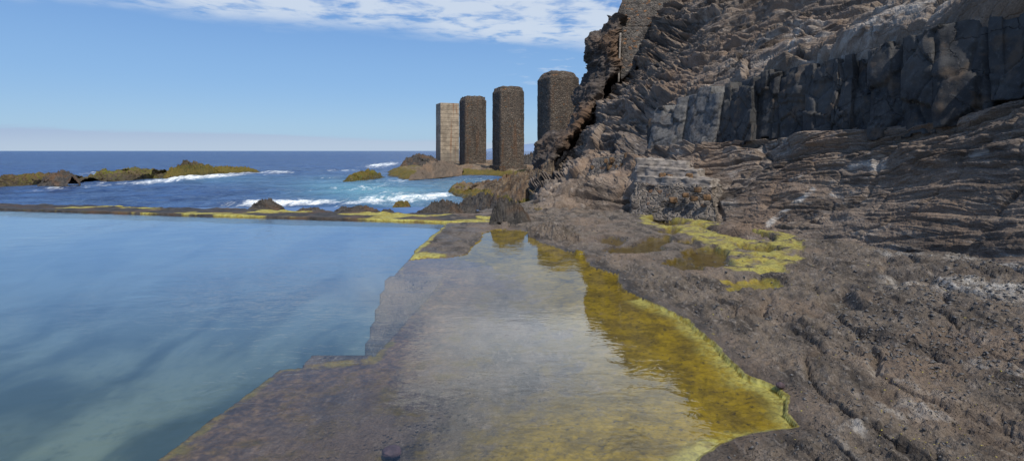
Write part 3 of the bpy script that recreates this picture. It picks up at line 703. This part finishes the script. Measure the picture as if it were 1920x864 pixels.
# ------------------------------------------------------------------ masonry on the cliff, stairs
def block(name, pts_front, thick, mat, parent=None, cuts=14, amp=.12, seed=0, origin=(0, 0, 0)):
    # pts_front: bottom-left, bottom-right, top-right, top-left of the front face; thick: vector to the back
    f = np.array(pts_front, float); t = np.array(thick, float); o = np.array(origin)
    bm = bmesh.new(); vs = [bm.verts.new(p - o) for p in f] + [bm.verts.new(p + t - o) for p in f]
    for q_ in ((0, 1, 2, 3), (7, 6, 5, 4), (0, 4, 5, 1), (1, 5, 6, 2), (2, 6, 7, 3), (3, 7, 4, 0)): bm.faces.new([vs[k] for k in q_])
    bmesh.ops.recalc_face_normals(bm, faces=bm.faces)
    bmesh.ops.subdivide_edges(bm, edges=bm.edges, cuts=cuts, use_grid_fill=True)
    bm.normal_update()
    co = np.array([v.co[:] for v in bm.verts]); no = np.array([v.normal[:] for v in bm.verts])
    n = amp * (fbm((co + seed) * 1.6 / max(amp * 6, .4), 3) + .5 * (ridged((co + seed) * 3 / max(amp * 6, .4), 2) - .5))
    for v, c, nn, k in zip(bm.verts, co, no, n): v.co = c + nn * k
    for fc in bm.faces: fc.smooth = True
    me = bpy.data.meshes.new(name); bm.to_mesh(me); bm.free(); me.materials.append(mat)
    ob = bpy.data.objects.new(name, me); COL.objects.link(ob); ob.location = tuple(o) if parent is None else (0, 0, 0)
    if parent: ob.parent = parent
    return ob
b0 = P(1165, 45, 45.5)
w = block('masonry_wall', [P(1148, 52, 45.6), P(1236, 48, 44.6), P(1285, -40, 45.8), P(1174, -24, 46.6)], (1.6, 4.2, 0), M['rubble'], amp=.2, cuts=26, origin=b0)
tag(w, 'rubble masonry wall with orange stones at the top of the cliff against the sky', 'wall')
w2r = empty('rubble_wall', tuple(P(1165, 130, 43)), 'narrow grey rubble wall with pale mortared corner filling the cleft below the top wall', 'wall')
o2 = np.array(w2r.location)
block('wall_body', [P(1164, 150, 43.4), P(1190, 130, 43.0), P(1238, 50, 44.2), P(1166, 50, 44.4)], (1.0, 3.4, 0), M['rubble'], w2r, amp=.16, seed=4, cuts=18, origin=o2)
block('mortar_edge', [P(1158.5, 154, 43.2), P(1161.5, 153, 43.2), P(1165.5, 62, 43.7), P(1162, 62, 43.7)], (.1, .5, 0), M['mortar'], w2r, amp=.04, cuts=10, origin=o2)
pr = empty('masonry_parapet', tuple(P(1140, 320, 24.5)), 'low mortared stone parapet with ochre stones on the slope left of the steps', 'wall')
o3 = np.array(pr.location)
block('wall_body', [P(1098, 332, 25.3), P(1186, 334, 22.9), P(1186, 288, 23.4), P(1112, 297, 25.6)], (.25, .6, 0), M['stairs'], pr, amp=.07, cuts=18, seed=9, origin=o3)

def pebble(name, c, r, mat, parent=None, seed=0, n=14, origin=(0, 0, 0), squash=(1, 1, 1), attrs=False, amp=.28):
    th = np.linspace(0, math.pi, n); ph = np.linspace(0, 2 * math.pi, n * 2, endpoint=False)
    T, Ph = np.meshgrid(th, ph, indexing='ij')
    D_ = st(np.sin(T) * np.cos(Ph), np.sin(T) * np.sin(Ph), np.cos(T))
    rr = 1 + amp * fbm(D_ * 1.4 + seed * 3.1, 3) + amp * .5 * (ridged(D_ * 1.7 + seed, 3) - .5)
    if amp > .5: D_ = D_ / (np.abs(D_) ** 5).sum(-1, keepdims=True) ** .2; rr = 1 + .4 * (rr - 1)
    V = D_ * rr[..., None] * np.array(squash) * r + np.array(c) - np.array(origin)
    at = None
    return grid_mesh(name, V, mat, parent, wrap=True, flip=True, attrs=at)
for k, (a, b) in enumerate([(1136, 302), (1147, 300), (1143, 313), (1157, 313), (1167, 311), (1176, 294), (1110, 314)]):
    Yk = np.interp(a, [1098, 1186], [25.6, 23.2]) - .05
    pebble('stone', P(a, b, Yk), .085 + .025 * (k % 3), M['orange_stone'], pr, k, 12, o3, (1, .6, 1.2), amp=.6)
sr = empty('stone_stairs', tuple(P(1260, 395, 19)), 'ruined rubble steps with some orange stones at the foot of the cliff', 'stairs')
o4 = np.array(sr.location)
block('retaining_wall', [P(1186, 412, 19.3), P(1347, 420, 16.3), P(1336, 350, 17.1), P(1190, 345, 20.0)], (1.2, 1.8, .0), M['stairs'], sr, amp=.30, cuts=30, seed=2, origin=o4)
block('step', [P(1192, 350, 20.1), P(1335, 352, 17.3), P(1332, 338, 17.4), P(1193, 330, 20.2)], (1.1, 1.6, 0), M['mortar'], sr, amp=.14, cuts=24, seed=12, origin=o4)
block('step', [P(1192, 338, 20.6), P(1312, 340, 18.6), P(1308, 320, 18.7), P(1193, 312, 20.7)], (1.1, 1.6, 0), M['mortar'], sr, amp=.14, cuts=24, seed=22, origin=o4)
block('step', [P(1191, 322, 21.2), P(1292, 322, 19.8), P(1288, 304, 20.0), P(1192, 297, 21.4)], (1.1, 1.6, 0), M['mortar'], sr, amp=.14, cuts=24, seed=32, origin=o4)
for k, (a, b, Yk, r) in enumerate([(1242, 329, 19.55, .13), (1256, 331, 19.3, .10), (1292, 330, 18.75, .13), (1301, 372, 17.2, .12), (1325, 370, 16.75, .13), (1262, 375, 18.0, .14), (1308, 356, 17.1, .12), (1285, 366, 17.5, .11)]):
    pebble('stone', P(a, b, Yk), r * .8, M['orange_stone'], sr, k + 20, 12, o4, (1.2, .8, .9), amp=.6)

# ------------------------------------------------------------------ rocks in and by the sea
def ridge(name, prof, depth, mat, zb=-.3, seed=0, amp=1.0, algae=None, nu=320, nv=90, label=None, cat='rock', group=None):
    # prof: (px, py_top, py_front, z_front): crest and front waterline read along the rock
    pr_ = np.array(prof, float); n = len(pr_)
    t = np.linspace(0, n - 1, nu)
    c = np.stack([np.interp(t, np.arange(n), pr_[:, k]) for k in range(4)], -1)
    Yf = (CAM_Z - c[:, 3]) * 1000 / (c[:, 2] - 283)
    dep = depth * np.clip(np.sin(np.linspace(0.12, math.pi - .12, nu)) ** .5, .2, 1)
    Ym = Yf + dep * .45
    zt = CAM_Z - (c[:, 1] - 283) / 1000 * Ym
    s = np.linspace(0, 1, nv)
    prof_z = np.where(s < .45, np.sin(s / .45 * math.pi / 2) ** .75, np.cos((s - .45) / .55 * math.pi / 2) ** .7)
    V = np.zeros((nv, nu, 3))
    Yg = Yf[None, :] + dep[None, :] * s[:, None]
    V[..., 1] = Yg; V[..., 0] = (c[None, :, 0] - 960) / 1000 * Ym[None, :]
    V[..., 2] = zb + (zt - zb)[None, :] * prof_z[:, None]
    base = V.copy(); H_ = np.maximum(zt - zb, .2)[None, :]
    sc = amp / max(depth * .25, .6)
    env = np.sin(np.clip(s, 0, 1) * math.pi)[:, None] ** .5
    V[..., 2] += H_ * env * (.40 * fbm(base * sc * 1.3 + seed, 4) + .42 * (ridged(base * sc * 2.1 + seed, 5, .6) - .6) + .22 * (ridged(base * sc * 6.5 + seed, 4, .6) - .5) + .10 * fbm(base * sc * 18, 3))
    r1, re, rt_ = cells(base[..., 0] * sc * 2.4 + seed, base[..., 1] * sc * 1.6 + .4 * fbm(base * sc * 3, 2))
    V[..., 2] += H_ * env * (.16 * r1 + .22 * rt_ - .12 * sstep(.12, 0, re))
    V[..., 1] += dep[None, :] * .12 * fbm(base * sc * 1.5 + seed + 9, 3)
    al, li, we, pa = (algae(V) if algae else (0 * Yg, 0 * Yg, 0 * Yg, 0 * Yg))
    o = grid_mesh(name, V, mat, attrs={'algae': al, 'lime': li, 'wet': we, 'pale': pa, 'purple': 0 * Yg})
    return tag(o, label, cat, group)
def alg_top(k=.7, l=.3, x0=None):
    def f(V):
        n = fbm(V * .35 + 3, 3); z = V[..., 2]
        a = k * np.ones_like(z) + .25 * n
        return a, np.clip(l + .7 * n, 0, 1), sstep(1.0, .15, z), 0 * z
    return f
def alg_low(zm, k=.8):
    def f(V):
        n = fbm(V * .5 + 3, 3); z = V[..., 2] + .5 * n
        a = k * sstep(zm, zm * .4, z)
        return a, 0 * z + .1, sstep(.4, 0, z), 0 * z
    return f
RG = 'rocks of the outer reef'
ridge('reef_rock', [(-260, 345, 372, 0), (-120, 338, 366, 0), (0, 330, 357, 0), (60, 328, 354, 0), (120, 331, 350, 0), (170, 333, 345, 0), (205, 335, 342, 0), (225, 340, 342, 0)], 12, M['reef'], seed=3, amp=1.3, algae=alg_top(.50, .15),
      label='long low brown reef with olive algae running off the left edge', group=RG, nu=300)
ridge('reef_rock', [(88, 333, 336, .9), (96, 325, 336, .9), (110, 322, 336, .9), (122, 326, 336, .9), (136, 333, 336, .9)], 4, M['dark'], zb=.2, seed=8,
      label='small dark bare rock standing on top of the low brown reef', group=RG, nu=80)
ridge('reef_rock', [(165, 334, 345, 0), (178, 325, 344, 0), (205, 321, 343, 0), (235, 320, 342, 0), (262, 319, 342, 0), (290, 321, 340, 0), (312, 323, 337, 0), (330, 332, 336, 0)], 12, M['reef'], seed=13, amp=1.3, algae=alg_top(.50, .55),
      label='bright green algae covered hump in the middle of the reef', group=RG)
ridge('reef_rock', [(318, 330, 337, 0), (328, 314, 336, 0), (345, 306, 335, 0), (362, 308, 333, 0), (385, 311, 330, 0), (410, 314, 328, 0), (440, 314, 327, 0), (465, 316, 326, 0), (482, 323, 325, 0)], 10, M['reef'], seed=21, amp=1.3,
      algae=lambda V: (np.where(V[..., 2] > 1.75 + .4 * fbm(V * .6, 3), .1, .8), 0.2 + 0 * V[..., 2], sstep(.5, 0, V[..., 2]), .9 * sstep(.9, .2, V[..., 2] + .5 * fbm(V * st(2.5, .3, .1), 3)) * (V[..., 0] > -47)),
      label='dark topped reef rock with water streaming down its right end', group=RG)
ridge('islet_rock', [(645, 338, 342, 0), (655, 331, 342, 0), (675, 324, 341, 0), (690, 322, 340, 0), (705, 324, 338, 0), (720, 331, 335, 0)], 6, M['reef'], seed=31, amp=1.3, algae=alg_top(.85, .35),
      label='small mossy islet alone in the surf left of the pillar shelf', cat='rock', nu=120)

# rock shelf the pillars stand on (plan heightfield)
shelf = [((a - 960) / 1000 * y, y) for a, y in [(718, 79), (742, 70), (772, 68), (810, 71), (850, 78), (905, 79), (950, 72), (1000, 66), (1080, 60), (1180, 60), (1300, 75), (1200, 140), (960, 150), (850, 150), (780, 135), (745, 108), (735, 95)]]
ys = 1 / np.linspace(1 / 56, 1 / 160, 240); us = np.linspace(-.27, .30, 420)
Us, Ys = np.meshgrid(us, ys); Xs = Us * Ys; S0_ = st(Xs, Ys, 0 * Xs)
ds = poly_sdf(shelf, Xs, Ys) + 3.0 * fbm(S0_ * .13, 4)
Zs = -.6 + 1.35 * sstep(-2, 3.5, ds) + .55 * sstep(6, 22, ds) + (.75 * (ridged(S0_ * .16, 4) - .5) + .35 * (ridged(S0_ * .5, 4) - .5) + .12 * fbm(S0_ * 1.5, 3)) * sstep(-1, 4, ds)
Vs = st(Xs, Ys, Zs)
kelp = .95 * sstep(9, 1.5, ds) + .25 * sstep(.9, .5, Zs)
so = grid_mesh('rock_shelf', Vs, M['brown'], attrs={'algae': kelp * .8, 'lime': .12 * np.ones_like(Zs), 'wet': sstep(.3, 0, Zs), 'pale': 0 * Zs, 'purple': 0 * Zs})
tag(so, 'flat rocky shelf with golden kelp along its edge carrying the four pillars', 'rock')
ridge('shelf_boulder', [(752, 308, 312, .8), (762, 298, 312, .8), (775, 292, 312, .8), (790, 290, 312, .8), (806, 293, 312, .8), (820, 302, 312, .8)], 9, M['dark'], zb=.4, seed=44, nu=140,
      label='dark jagged rock hump on the shelf just left of the concrete pillar')
ridge('shelf_boulder', [(770, 330, 337, .2), (785, 318, 336, .2), (800, 309, 335, .2), (822, 305, 333, .2), (850, 308, 330, .2), (868, 318, 328, .2)], 9, M['cliff'], zb=.1, seed=52, nu=160,
      label='grey ribbed slab of rock on the shelf in front of the second pillar')
ridge('shelf_boulder', [(975, 300, 313, .8), (985, 292, 313, .8), (1000, 290, 313, .8), (1020, 293, 313, .8)], 9, M['dark'], zb=.4, seed=58, nu=100,
      label='dark rock between the footed pillar and the half hidden pillar')

CG = 'shore rocks at the foot of the cliff'
ridge('shore_rock', [(840, 360, 364, .0), (852, 348, 366, 0), (880, 345, 372, 0), (915, 343, 378, 0), (945, 338, 384, .1), (975, 330, 388, .2), (1010, 318, 390, .3), (1050, 325, 392, .3)], 13, M['brown'], seed=61, algae=alg_low(.9, .95), amp=1.2, nu=320, nv=120,
      label='sloping brown shore rock with golden kelp running from cliff foot into the sea', group=CG)
ridge('shore_rock', [(858, 385, 393, .9), (872, 374, 395, .9), (900, 367, 397, .9), (930, 371, 399, 1.0), (955, 380, 400, 1.0)], 3.2, M['dark'], zb=.6, seed=71, nu=160,
      label='broad dark rock in front of the sloping brown shore rock', group=CG)
ridge('shore_rock', [(778, 402, 407, 1.1), (800, 390, 408, 1.1), (825, 383, 409, 1.1), (850, 384, 409, 1.1), (880, 390, 409, 1.1), (905, 401, 409, 1.1)], 2.6, M['dark'], zb=.8, seed=75, nu=160,
      label='low flat dark rock where the pool wall meets the shore', group=CG)
ridge('boulder', [(918, 410, 424, 1.2), (928, 388, 425, 1.2), (945, 379, 425, 1.2), (962, 381, 425, 1.2), (978, 391, 425, 1.2), (995, 412, 424, 1.2)], 2.3, M['dark'], zb=1.0, seed=83, nu=140, nv=80,
      label='rounded dark lava boulder at the far end of the shallow water', cat='rock')
ridge('boulder', [(990, 428, 440, 1.25), (1010, 424, 446, 1.25), (1035, 421, 452, 1.25), (1060, 428, 455, 1.25), (1085, 440, 457, 1.25)], 1.6, M['ground'], zb=1.1, seed=87, nu=140, nv=80,
      label='low rounded brown lava hump on the shore right of the dark boulder', cat='rock')
# pool wall
prof = [(-620, 382, 372), (-400, 386, 377), (0, 391, 383.5), (200, 396.5, 388), (400, 402.5, 392), (600, 407.5, 397), (740, 411.5, 399.5), (845, 415.5, 402), (935, 415.5, 402)]
pa_ = np.array(prof, float); nuw, nvw = 700, 46
t = np.linspace(0, len(pa_) - 1, nuw); cw_ = np.stack([np.interp(t, np.arange(len(pa_)), pa_[:, k]) for k in range(3)], -1)
zt_ = 1.26
Fy = (CAM_Z - zt_) * 1000 / (cw_[:, 1] - 283); By = (CAM_Z - zt_) * 1000 / (cw_[:, 2] - 283)
Fx = (cw_[:, 0] - 960) / 1000 * Fy; Bx = Fx + .25 * (By - Fy)
s = np.concatenate([[0, 0, 0], np.linspace(0, 1, nvw - 6), [1, 1.05, 1.3]])
Vw = np.zeros((nvw, nuw, 3))
Vw[..., 0] = Fx[None] + (Bx - Fx)[None] * s[:, None]; Vw[..., 1] = Fy[None] + (By - Fy)[None] * s[:, None]
W0 = st(Vw[..., 0], Vw[..., 1], 0 * Vw[..., 0])
top = zt_ + .10 * (ridged(W0 * .8, 4) - .55) * s[:, None].clip(0, 1) + .06 * fbm(W0 * 2.2, 3) * s[:, None].clip(.1, 1) + .16 * sstep(.25, .6, fbm(W0 * .5 + 9, 3)) * (s[:, None] > .4)
zrow = np.ones(nvw); Vw[..., 2] = top
Vw[0, :, 2] = -1.0; Vw[1, :, 2] = .6; Vw[2, :, 2] = 1.1
Vw[-2, :, 2] = .5; Vw[-1, :, 2] = -1.0
Vw[2:4, :, 1] += .05 * fbm(W0[2:4] * 1.5, 3)
nn = fbm(W0 * st(.35, .8, 1) + 4, 4)
wa = np.clip(sstep(.03, .22, nn + .10 * sstep(420, 700, np.broadcast_to(cw_[None, :, 0], nn.shape)) - .10 * sstep(150, 0, np.broadcast_to(cw_[None, :, 0], nn.shape))) * .80 + .25 * sstep(.16, .03, s[:, None]), 0, 1) * (Vw[..., 2] > 1.12)
tag(grid_mesh('pool_wall', Vw, M['dark'], attrs={'algae': .12 + wa * .85, 'lime': wa, 'wet': .4 * (1 - wa), 'pale': 0 * wa, 'purple': 0 * wa}),
    'long low lava and concrete wall patched with yellow algae between pool and sea', 'wall')
WG = 'rocks on the outer side of the pool wall'
ridge('wall_boulder', [(466, 393, 397, 1.15), (478, 382, 398, 1.15), (492, 376, 398, 1.15), (508, 379, 398, 1.15), (522, 386, 398, 1.15), (532, 394, 398, 1.15)], 1.8, M['dark'], zb=1.0, seed=91, nu=120,
      label='biggest black rock on the pool wall, pointed, left of the surf', cat='rock', group=WG)
ridge('wall_boulder', [(628, 396, 400, 1.15), (642, 390, 401, 1.15), (665, 387, 401, 1.15), (690, 388, 401, 1.15), (712, 396, 402, 1.15)], 1.7, M['dark'], zb=1.0, seed=95, nu=120,
      label='long low black rock on the pool wall below the surf', cat='rock', group=WG)
ridge('wall_boulder', [(555, 397, 399, 1.15), (565, 391.5, 400, 1.15), (590, 391, 400, 1.15), (612, 396, 400, 1.15)], 1.4, M['dark'], zb=1.0, seed=97, nu=90,
      label='small flat dark rock on the pool wall between two larger black rocks', cat='rock', group=WG)
ridge('wall_boulder', [(736, 388, 391, .2), (742, 381, 391, .2), (752, 377.5, 391, .2), (763, 380, 391, .2), (769, 387, 391, .2)], 2.0, M['reef'], zb=.0, seed=99, nu=80, algae=lambda V: (.65 + 0 * V[..., 0], 0 * V[..., 0], 0 * V[..., 0], 0 * V[..., 0]),
      label='round orange brown seaweed covered rock in the white water behind the wall', cat='rock', group=WG)
ridge('wall_boulder', [(712, 398, 401, 1.1), (720, 393, 402, 1.1), (730, 393, 402, 1.1), (738, 398, 402, 1.1)], 1.2, M['dark'], zb=1.0, seed=101, nu=60,
      label='smallest dark stone on the wall just left of the orange rock', cat='rock', group=WG)

# loose stones
x, y = G(735, 846, 1.1)
tag(pebble('submerged_stone', (x, y, 1.10), .075, M['purple_stone'], None, 3, 16, (0, 0, 0), (1.1, .9, .6)), 'purple grey stone lying under the shallow water near the bottom edge', 'stone')
x, y = G(1463, 722, 1.28)
tag(pebble('shore_stone', (x, y, 1.28), .04, M['purple_stone'], None, 6, 16, (0, 0, 0), (1.1, .9, .8)), 'small brown stone perched at the edge of the yellow algae', 'stone')

def scatter(name, n, test, size, mat, kindlabel, flat=.35, seed=1, rot=True):
    rr = np.random.RandomState(seed); Vv, Ff = [], []; tries = 0; m = 0
    while m < n and tries < n * 30:
        tries += 1
        a = rr.uniform(1100, 1960); b = rr.uniform(430, 900)
        if not test(a, b, rr): continue
        xx, yy = G(a, b, 1.35)
        jy = int(np.argmin(np.abs(Yg_ - yy))); jx = int(np.argmin(np.abs(ug - xx / yy)))
        zz = Zg_[jy, jx]
        if dG_[jy, jx] < .12: continue
        yy = Yg_[jy]; xx = ug[jx] * yy
        sz = size * rr.uniform(.5, 1.4) * np.clip(yy / 6, .7, 1.6); th = rr.uniform(0, 6.28); c_, s_ = math.cos(th), math.sin(th)
        base = np.array([(1, 0, 0), (.3, .6, .12), (-.5, .5, 0), (-1, -.1, .1), (-.2, -.6, 0), (.1, 0, 1.0), (0, 0, -.6)]) * np.array((1, .7, flat)) * rr.uniform(.75, 1.25, (7, 3))
        rt = base.copy(); rt[:, 0] = base[:, 0] * c_ - base[:, 1] * s_; rt[:, 1] = base[:, 0] * s_ + base[:, 1] * c_
        k = len(Vv) * 7
        Vv.append(rt * sz + np.array((xx, yy, zz + sz * flat * .3)))
        for q_ in range(5): Ff += [(k + q_, k + (q_ + 1) % 5, k + 5), (k + (q_ + 1) % 5, k + q_, k + 6)]
        m += 1
    o = mesh_from(name, np.concatenate(Vv), np.array(Ff), mat, smooth=False)
    return tag(o, kindlabel, None, None, 'stuff')
Yg_, Zg_, dG_ = 1 / (1 / 2.2 + (1 / 33.0 - 1 / 2.2) * tt ** .92), Z, d_
tag(scatter('fallen_leaves', 260, lambda a, b, r: r.uniform() < .25 + .75 * (b > 700 and a > 1650), .016, M['leaf'], 'tiny yellow leaf scraps strewn over the dark lava ground', .12, 2), cat='leaves')
tag(scatter('loose_gravel', 1500, lambda a, b, r: (a > 1560 and 560 < b and abs(b - 640 - (a - 1850) * .25) < 60 + 60 * r.uniform()) or r.uniform() < .12, .027, M['pebble'], 'grey angular gravel and chips lying in hollows of the lava ground', .5, 4), cat='gravel')

# ------------------------------------------------------------------ sea and far hill
rows = 520
inv = np.linspace(1 / 19.0, 1 / 40000.0, rows)
Ysea = 1 / inv; us = np.linspace(-2.2, 1.2, 900)
Us, Ys = np.meshgrid(us, Ysea); Xs = Us * Ys
S0_ = st(Xs, Ys, 0 * Xs)
fade = sstep(260, 60, Ys)
Zs = fade * (.22 * fbm(S0_ * st(.10, .16, 1.), 3) + .13 * (ridged(S0_ * st(.22, .42, 1.) + 4, 3) - .5) + .05 * fbm(S0_ * st(.9, 1.5, 1), 2) * sstep(90, 40, Ys))
V = st(Xs, Ys, Zs); pxs = 960 + 1000 * Us; pys = 283 + 1000 * CAM_Z / Ys
nz = fbm(S0_ * .12, 4)
def ell(cx, cy, rx, ry, ang=0):
    c_, s_ = math.cos(R(ang)), math.sin(R(ang)); dx, dy = pxs - cx, pys - cy
    a = (dx * c_ + dy * s_) / rx; b = (-dx * s_ + dy * c_) / ry
    return np.exp(-(a * a + b * b) * 1.2)
foam = sum([1.0 * ell(120, 352, 110, 7, -5), 1.1 * ell(300, 341, 90, 6, -6), 1.2 * ell(400, 331, 90, 6, -4), 1.0 * ell(520, 323, 70, 3.5, -1), .9 * ell(180, 326, 60, 5), .8 * ell(330, 318, 30, 4),
            1.3 * ell(715, 310, 50, 6, -6), .8 * ell(740, 340, 60, 6), .9 * ell(480, 386, 120, 8), 1.1 * ell(620, 382, 130, 10), 1.1 * ell(760, 372, 80, 12), 1.0 * ell(830, 366, 40, 8), .7 * ell(690, 352, 90, 10),
            .8 * ell(900, 338, 60, 5), 1.0 * ell(995, 294, 20, 4), .5 * ell(600, 335, 80, 5), .5 * ell(560, 360, 120, 10), .9 * ell(640, 320, 40, 2.5), .5 * ell(540, 300, 60, 2)])
foam = np.clip(foam, 0, 1.25)
V[..., 2] += .35 * foam * np.clip(fbm(S0_ * st(.30, .5, 1.) + 70, 3) + .25, 0, 1) * sstep(30, 36, Ys)
turq = np.clip(1.0 * ell(740, 365, 150, 26) + .5 * ell(620, 350, 120, 18) + .5 * ell(880, 342, 80, 10) + .35 * ell(400, 336, 130, 9), 0, 1)
tag(grid_mesh('sea', V, M['sea'], attrs={'foam': foam, 'turq': turq}), kind='structure')
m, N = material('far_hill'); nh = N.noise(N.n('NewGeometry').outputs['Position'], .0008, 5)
out(N, N.n('BsdfDiffuse', {'Color': N.mix(nh, (.16, .23, .36), (.20, .27, .40))}).outputs[0])  # blue-grey of distant haze put into the hill colour, no air volume
hx = np.linspace(0, 1, 120)
prof_h = 420 * np.sin(hx * math.pi) ** .8 * (1 + .25 * fbm(st(hx * 9, 0 * hx, 0 * hx), 4))
hv = np.zeros((14, 120, 3)); Yh = 22000
for k in range(14):
    f = k / 13; hv[k, :, 0] = (-70 + 420 * hx) / 1000 * Yh; hv[k, :, 1] = Yh + 3500 * f; hv[k, :, 2] = -20 + (prof_h + 20) * math.sin(f * math.pi) ** .7
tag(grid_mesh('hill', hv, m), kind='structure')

# ------------------------------------------------------------------ world, sun, camera
wd = bpy.data.worlds.new('World'); scene.world = wd; wd.use_nodes = True
wd.node_tree.nodes.clear(); N = NT(wd.node_tree)
el = math.asin(SUN[2]); rot = math.atan2(SUN[0], SUN[1])
sky = N.n('TexSky', sky_type='NISHITA', sun_disc=False, sun_elevation=el, sun_rotation=rot, air_density=1.0, dust_density=.6, ozone_density=2.2)
dirv = N.n('TexCoord').outputs['Generated']; sp = N.n('SeparateXYZ', {0: dirv})
zc = N.math('MAXIMUM', sp.outputs[2], .02)
cx = N.math('DIVIDE', sp.outputs[0], zc); cy = N.math('DIVIDE', sp.outputs[1], zc)
cp = N.n('CombineXYZ', {0: cx, 1: cy, 2: 0.0}).outputs[0]
edge = N.math('SUBTRACT', N.math('ADD', 5.16, N.math('MULTIPLY', cx, .45)), cy)                # positive inside the cloud field
edge = N.math('ADD', edge, N.math('MULTIPLY', N.math('SUBTRACT', N.noise(cp, .8, 5, .55), .5), 1.5))
em = N.ramp(edge, -.05, .75)
lft = N.ramp(cx, -5.5, -.8)
cn = N.noise(N.mapping(cp, (1.0, 1.0, 1)), 3.6, 7, .60, .3)
cb = N.noise(cp, .55, 4, .55)
cov = N.math('ADD', N.math('ADD', cn, N.math('MULTIPLY', cb, .45)), N.math('ADD', .05, N.math('MULTIPLY', lft, .11)))
cov = N.math('ADD', cov, N.math('MULTIPLY', N.math('MULTIPLY', N.ramp(cx, -.9, .1), N.ramp(cy, 3.6, 2.9)), .26))
cov = N.math('SUBTRACT', cov, N.math('MULTIPLY', N.math('MULTIPLY', N.ramp(cx, -.1, -.9), N.ramp(cy, 3.5, 2.9)), .35))
cov = N.math('SUBTRACT', cov, N.math('MULTIPLY', N.ramp(cy, 2.7, 1.7), .22))
cm = N.math('MULTIPLY', N.ramp(cov, .67, .93), em)
cm = N.math('MULTIPLY', cm, N.ramp(cx, -5.0, -2.4, .35, 1))
small = N.math('MULTIPLY', N.math('MULTIPLY', N.ramp(N.noise(N.mapping(cp, (1, .8, 1)), 2.2, 5, .6), .53, .67), N.ramp(edge, -3.4, -2.0)), N.ramp(cx, -.2, .6))
cm = N.math('MAXIMUM', cm, N.math('MULTIPLY', small, .6))
# low bank of cloud on the horizon, thicker to the left
az = N.math('DIVIDE', sp.outputs[0], N.math('MAXIMUM', sp.outputs[1], .05))
ez = N.math('DIVIDE', sp.outputs[2], N.math('MAXIMUM', sp.outputs[1], .05))
bt = N.math('ADD', N.math('MULTIPLY', az, -.030), .0175)
bv = N.n('CombineXYZ', {0: N.math('MULTIPLY', az, 3.0), 1: N.math('MULTIPLY', ez, 40.0), 2: 0.0}).outputs[0]
bn = N.noise(bv, 1.6, 6, .6)
bt = N.math('ADD', bt, N.math('MULTIPLY', N.math('SUBTRACT', bn, .5), .026))
bm_ = N.ramp(N.math('SUBTRACT', bt, ez), -.003, .007)
streak = N.math('MULTIPLY', N.ramp(N.noise(N.n('CombineXYZ', {0: N.math('MULTIPLY', az, 4.0), 1: N.math('MULTIPLY', ez, 130.0), 2: 3.0}).outputs[0], 1.0, 5, .6), .55, .68), N.ramp(ez, .040, .015))
bmask = N.math('MAXIMUM', N.math('MULTIPLY', bm_, .88), N.math('MULTIPLY', streak, .4))
grad = N.mix(N.ramp(sp.outputs[2], .0, .13), (2.7, 4.5, 6.5), (1.9, 3.7, 6.5))
grad = N.mix(N.ramp(sp.outputs[2], .10, .30), grad, (1.2, 2.7, 5.9))
grad = N.mix(N.ramp(sp.outputs[2], .30, .9), grad, (.65, 1.7, 4.6))
c = N.mix(.8, sky.outputs[0], grad)
c = N.mix(bmask, c, N.mix(N.ramp(ez, .0, .05), (4.05, 4.9, 6.05), (3.2, 4.1, 5.7)))
glow = N.math('MULTIPLY', N.math('MULTIPLY', N.ramp(cy, 3.6, 3.0), N.ramp(cy, 1.3, 2.8)), N.ramp(cx, -1.0, .3))
cc = N.n('VectorMath', {0: N.mix(1.0, (6.0, 6.6, 7.3), (6.0, 6.6, 7.3)), 'Scale': N.math('ADD', 1.0, N.math('MULTIPLY', glow, 1.3))}, operation='SCALE').outputs[0]
c = N.mix(N.math('MULTIPLY', cm, N.ramp(cy, 3.5, 2.9, .76, .92)), c, cc)
bg = N.n('Background', {'Color': c, 'Strength': .10})
wo = N.n('OutputWorld', {'Surface': bg.outputs[0]})

sl = bpy.data.lights.new('sun', 'SUN'); sl.energy = 3.5; sl.angle = R(.5); sl.color = (1, .95, .87)
so_ = bpy.data.objects.new('sun', sl); COL.objects.link(so_)
from mathutils import Vector
so_.rotation_euler = Vector(tuple(SUN)).to_track_quat('Z', 'Y').to_euler()

cam = bpy.data.cameras.new('camera'); co = bpy.data.objects.new('camera', cam); COL.objects.link(co)
co.location = (0, 0, CAM_Z); co.rotation_euler = (R(90), 0, 0)
cam.sensor_width = 36; cam.lens = 36 * 1000 / 1920; cam.shift_y = -149 / 1920; cam.clip_end = 100000; cam.clip_start = .05
scene.camera = co
vs = scene.view_settings; vs.view_transform = 'Standard'; vs.look = 'None'; vs.gamma = 1; vs.exposure = .25; vs.use_curve_mapping = False
scene.cycles.use_denoising = True
scene.cycles.max_bounces = 8; scene.cycles.transparent_max_bounces = 12
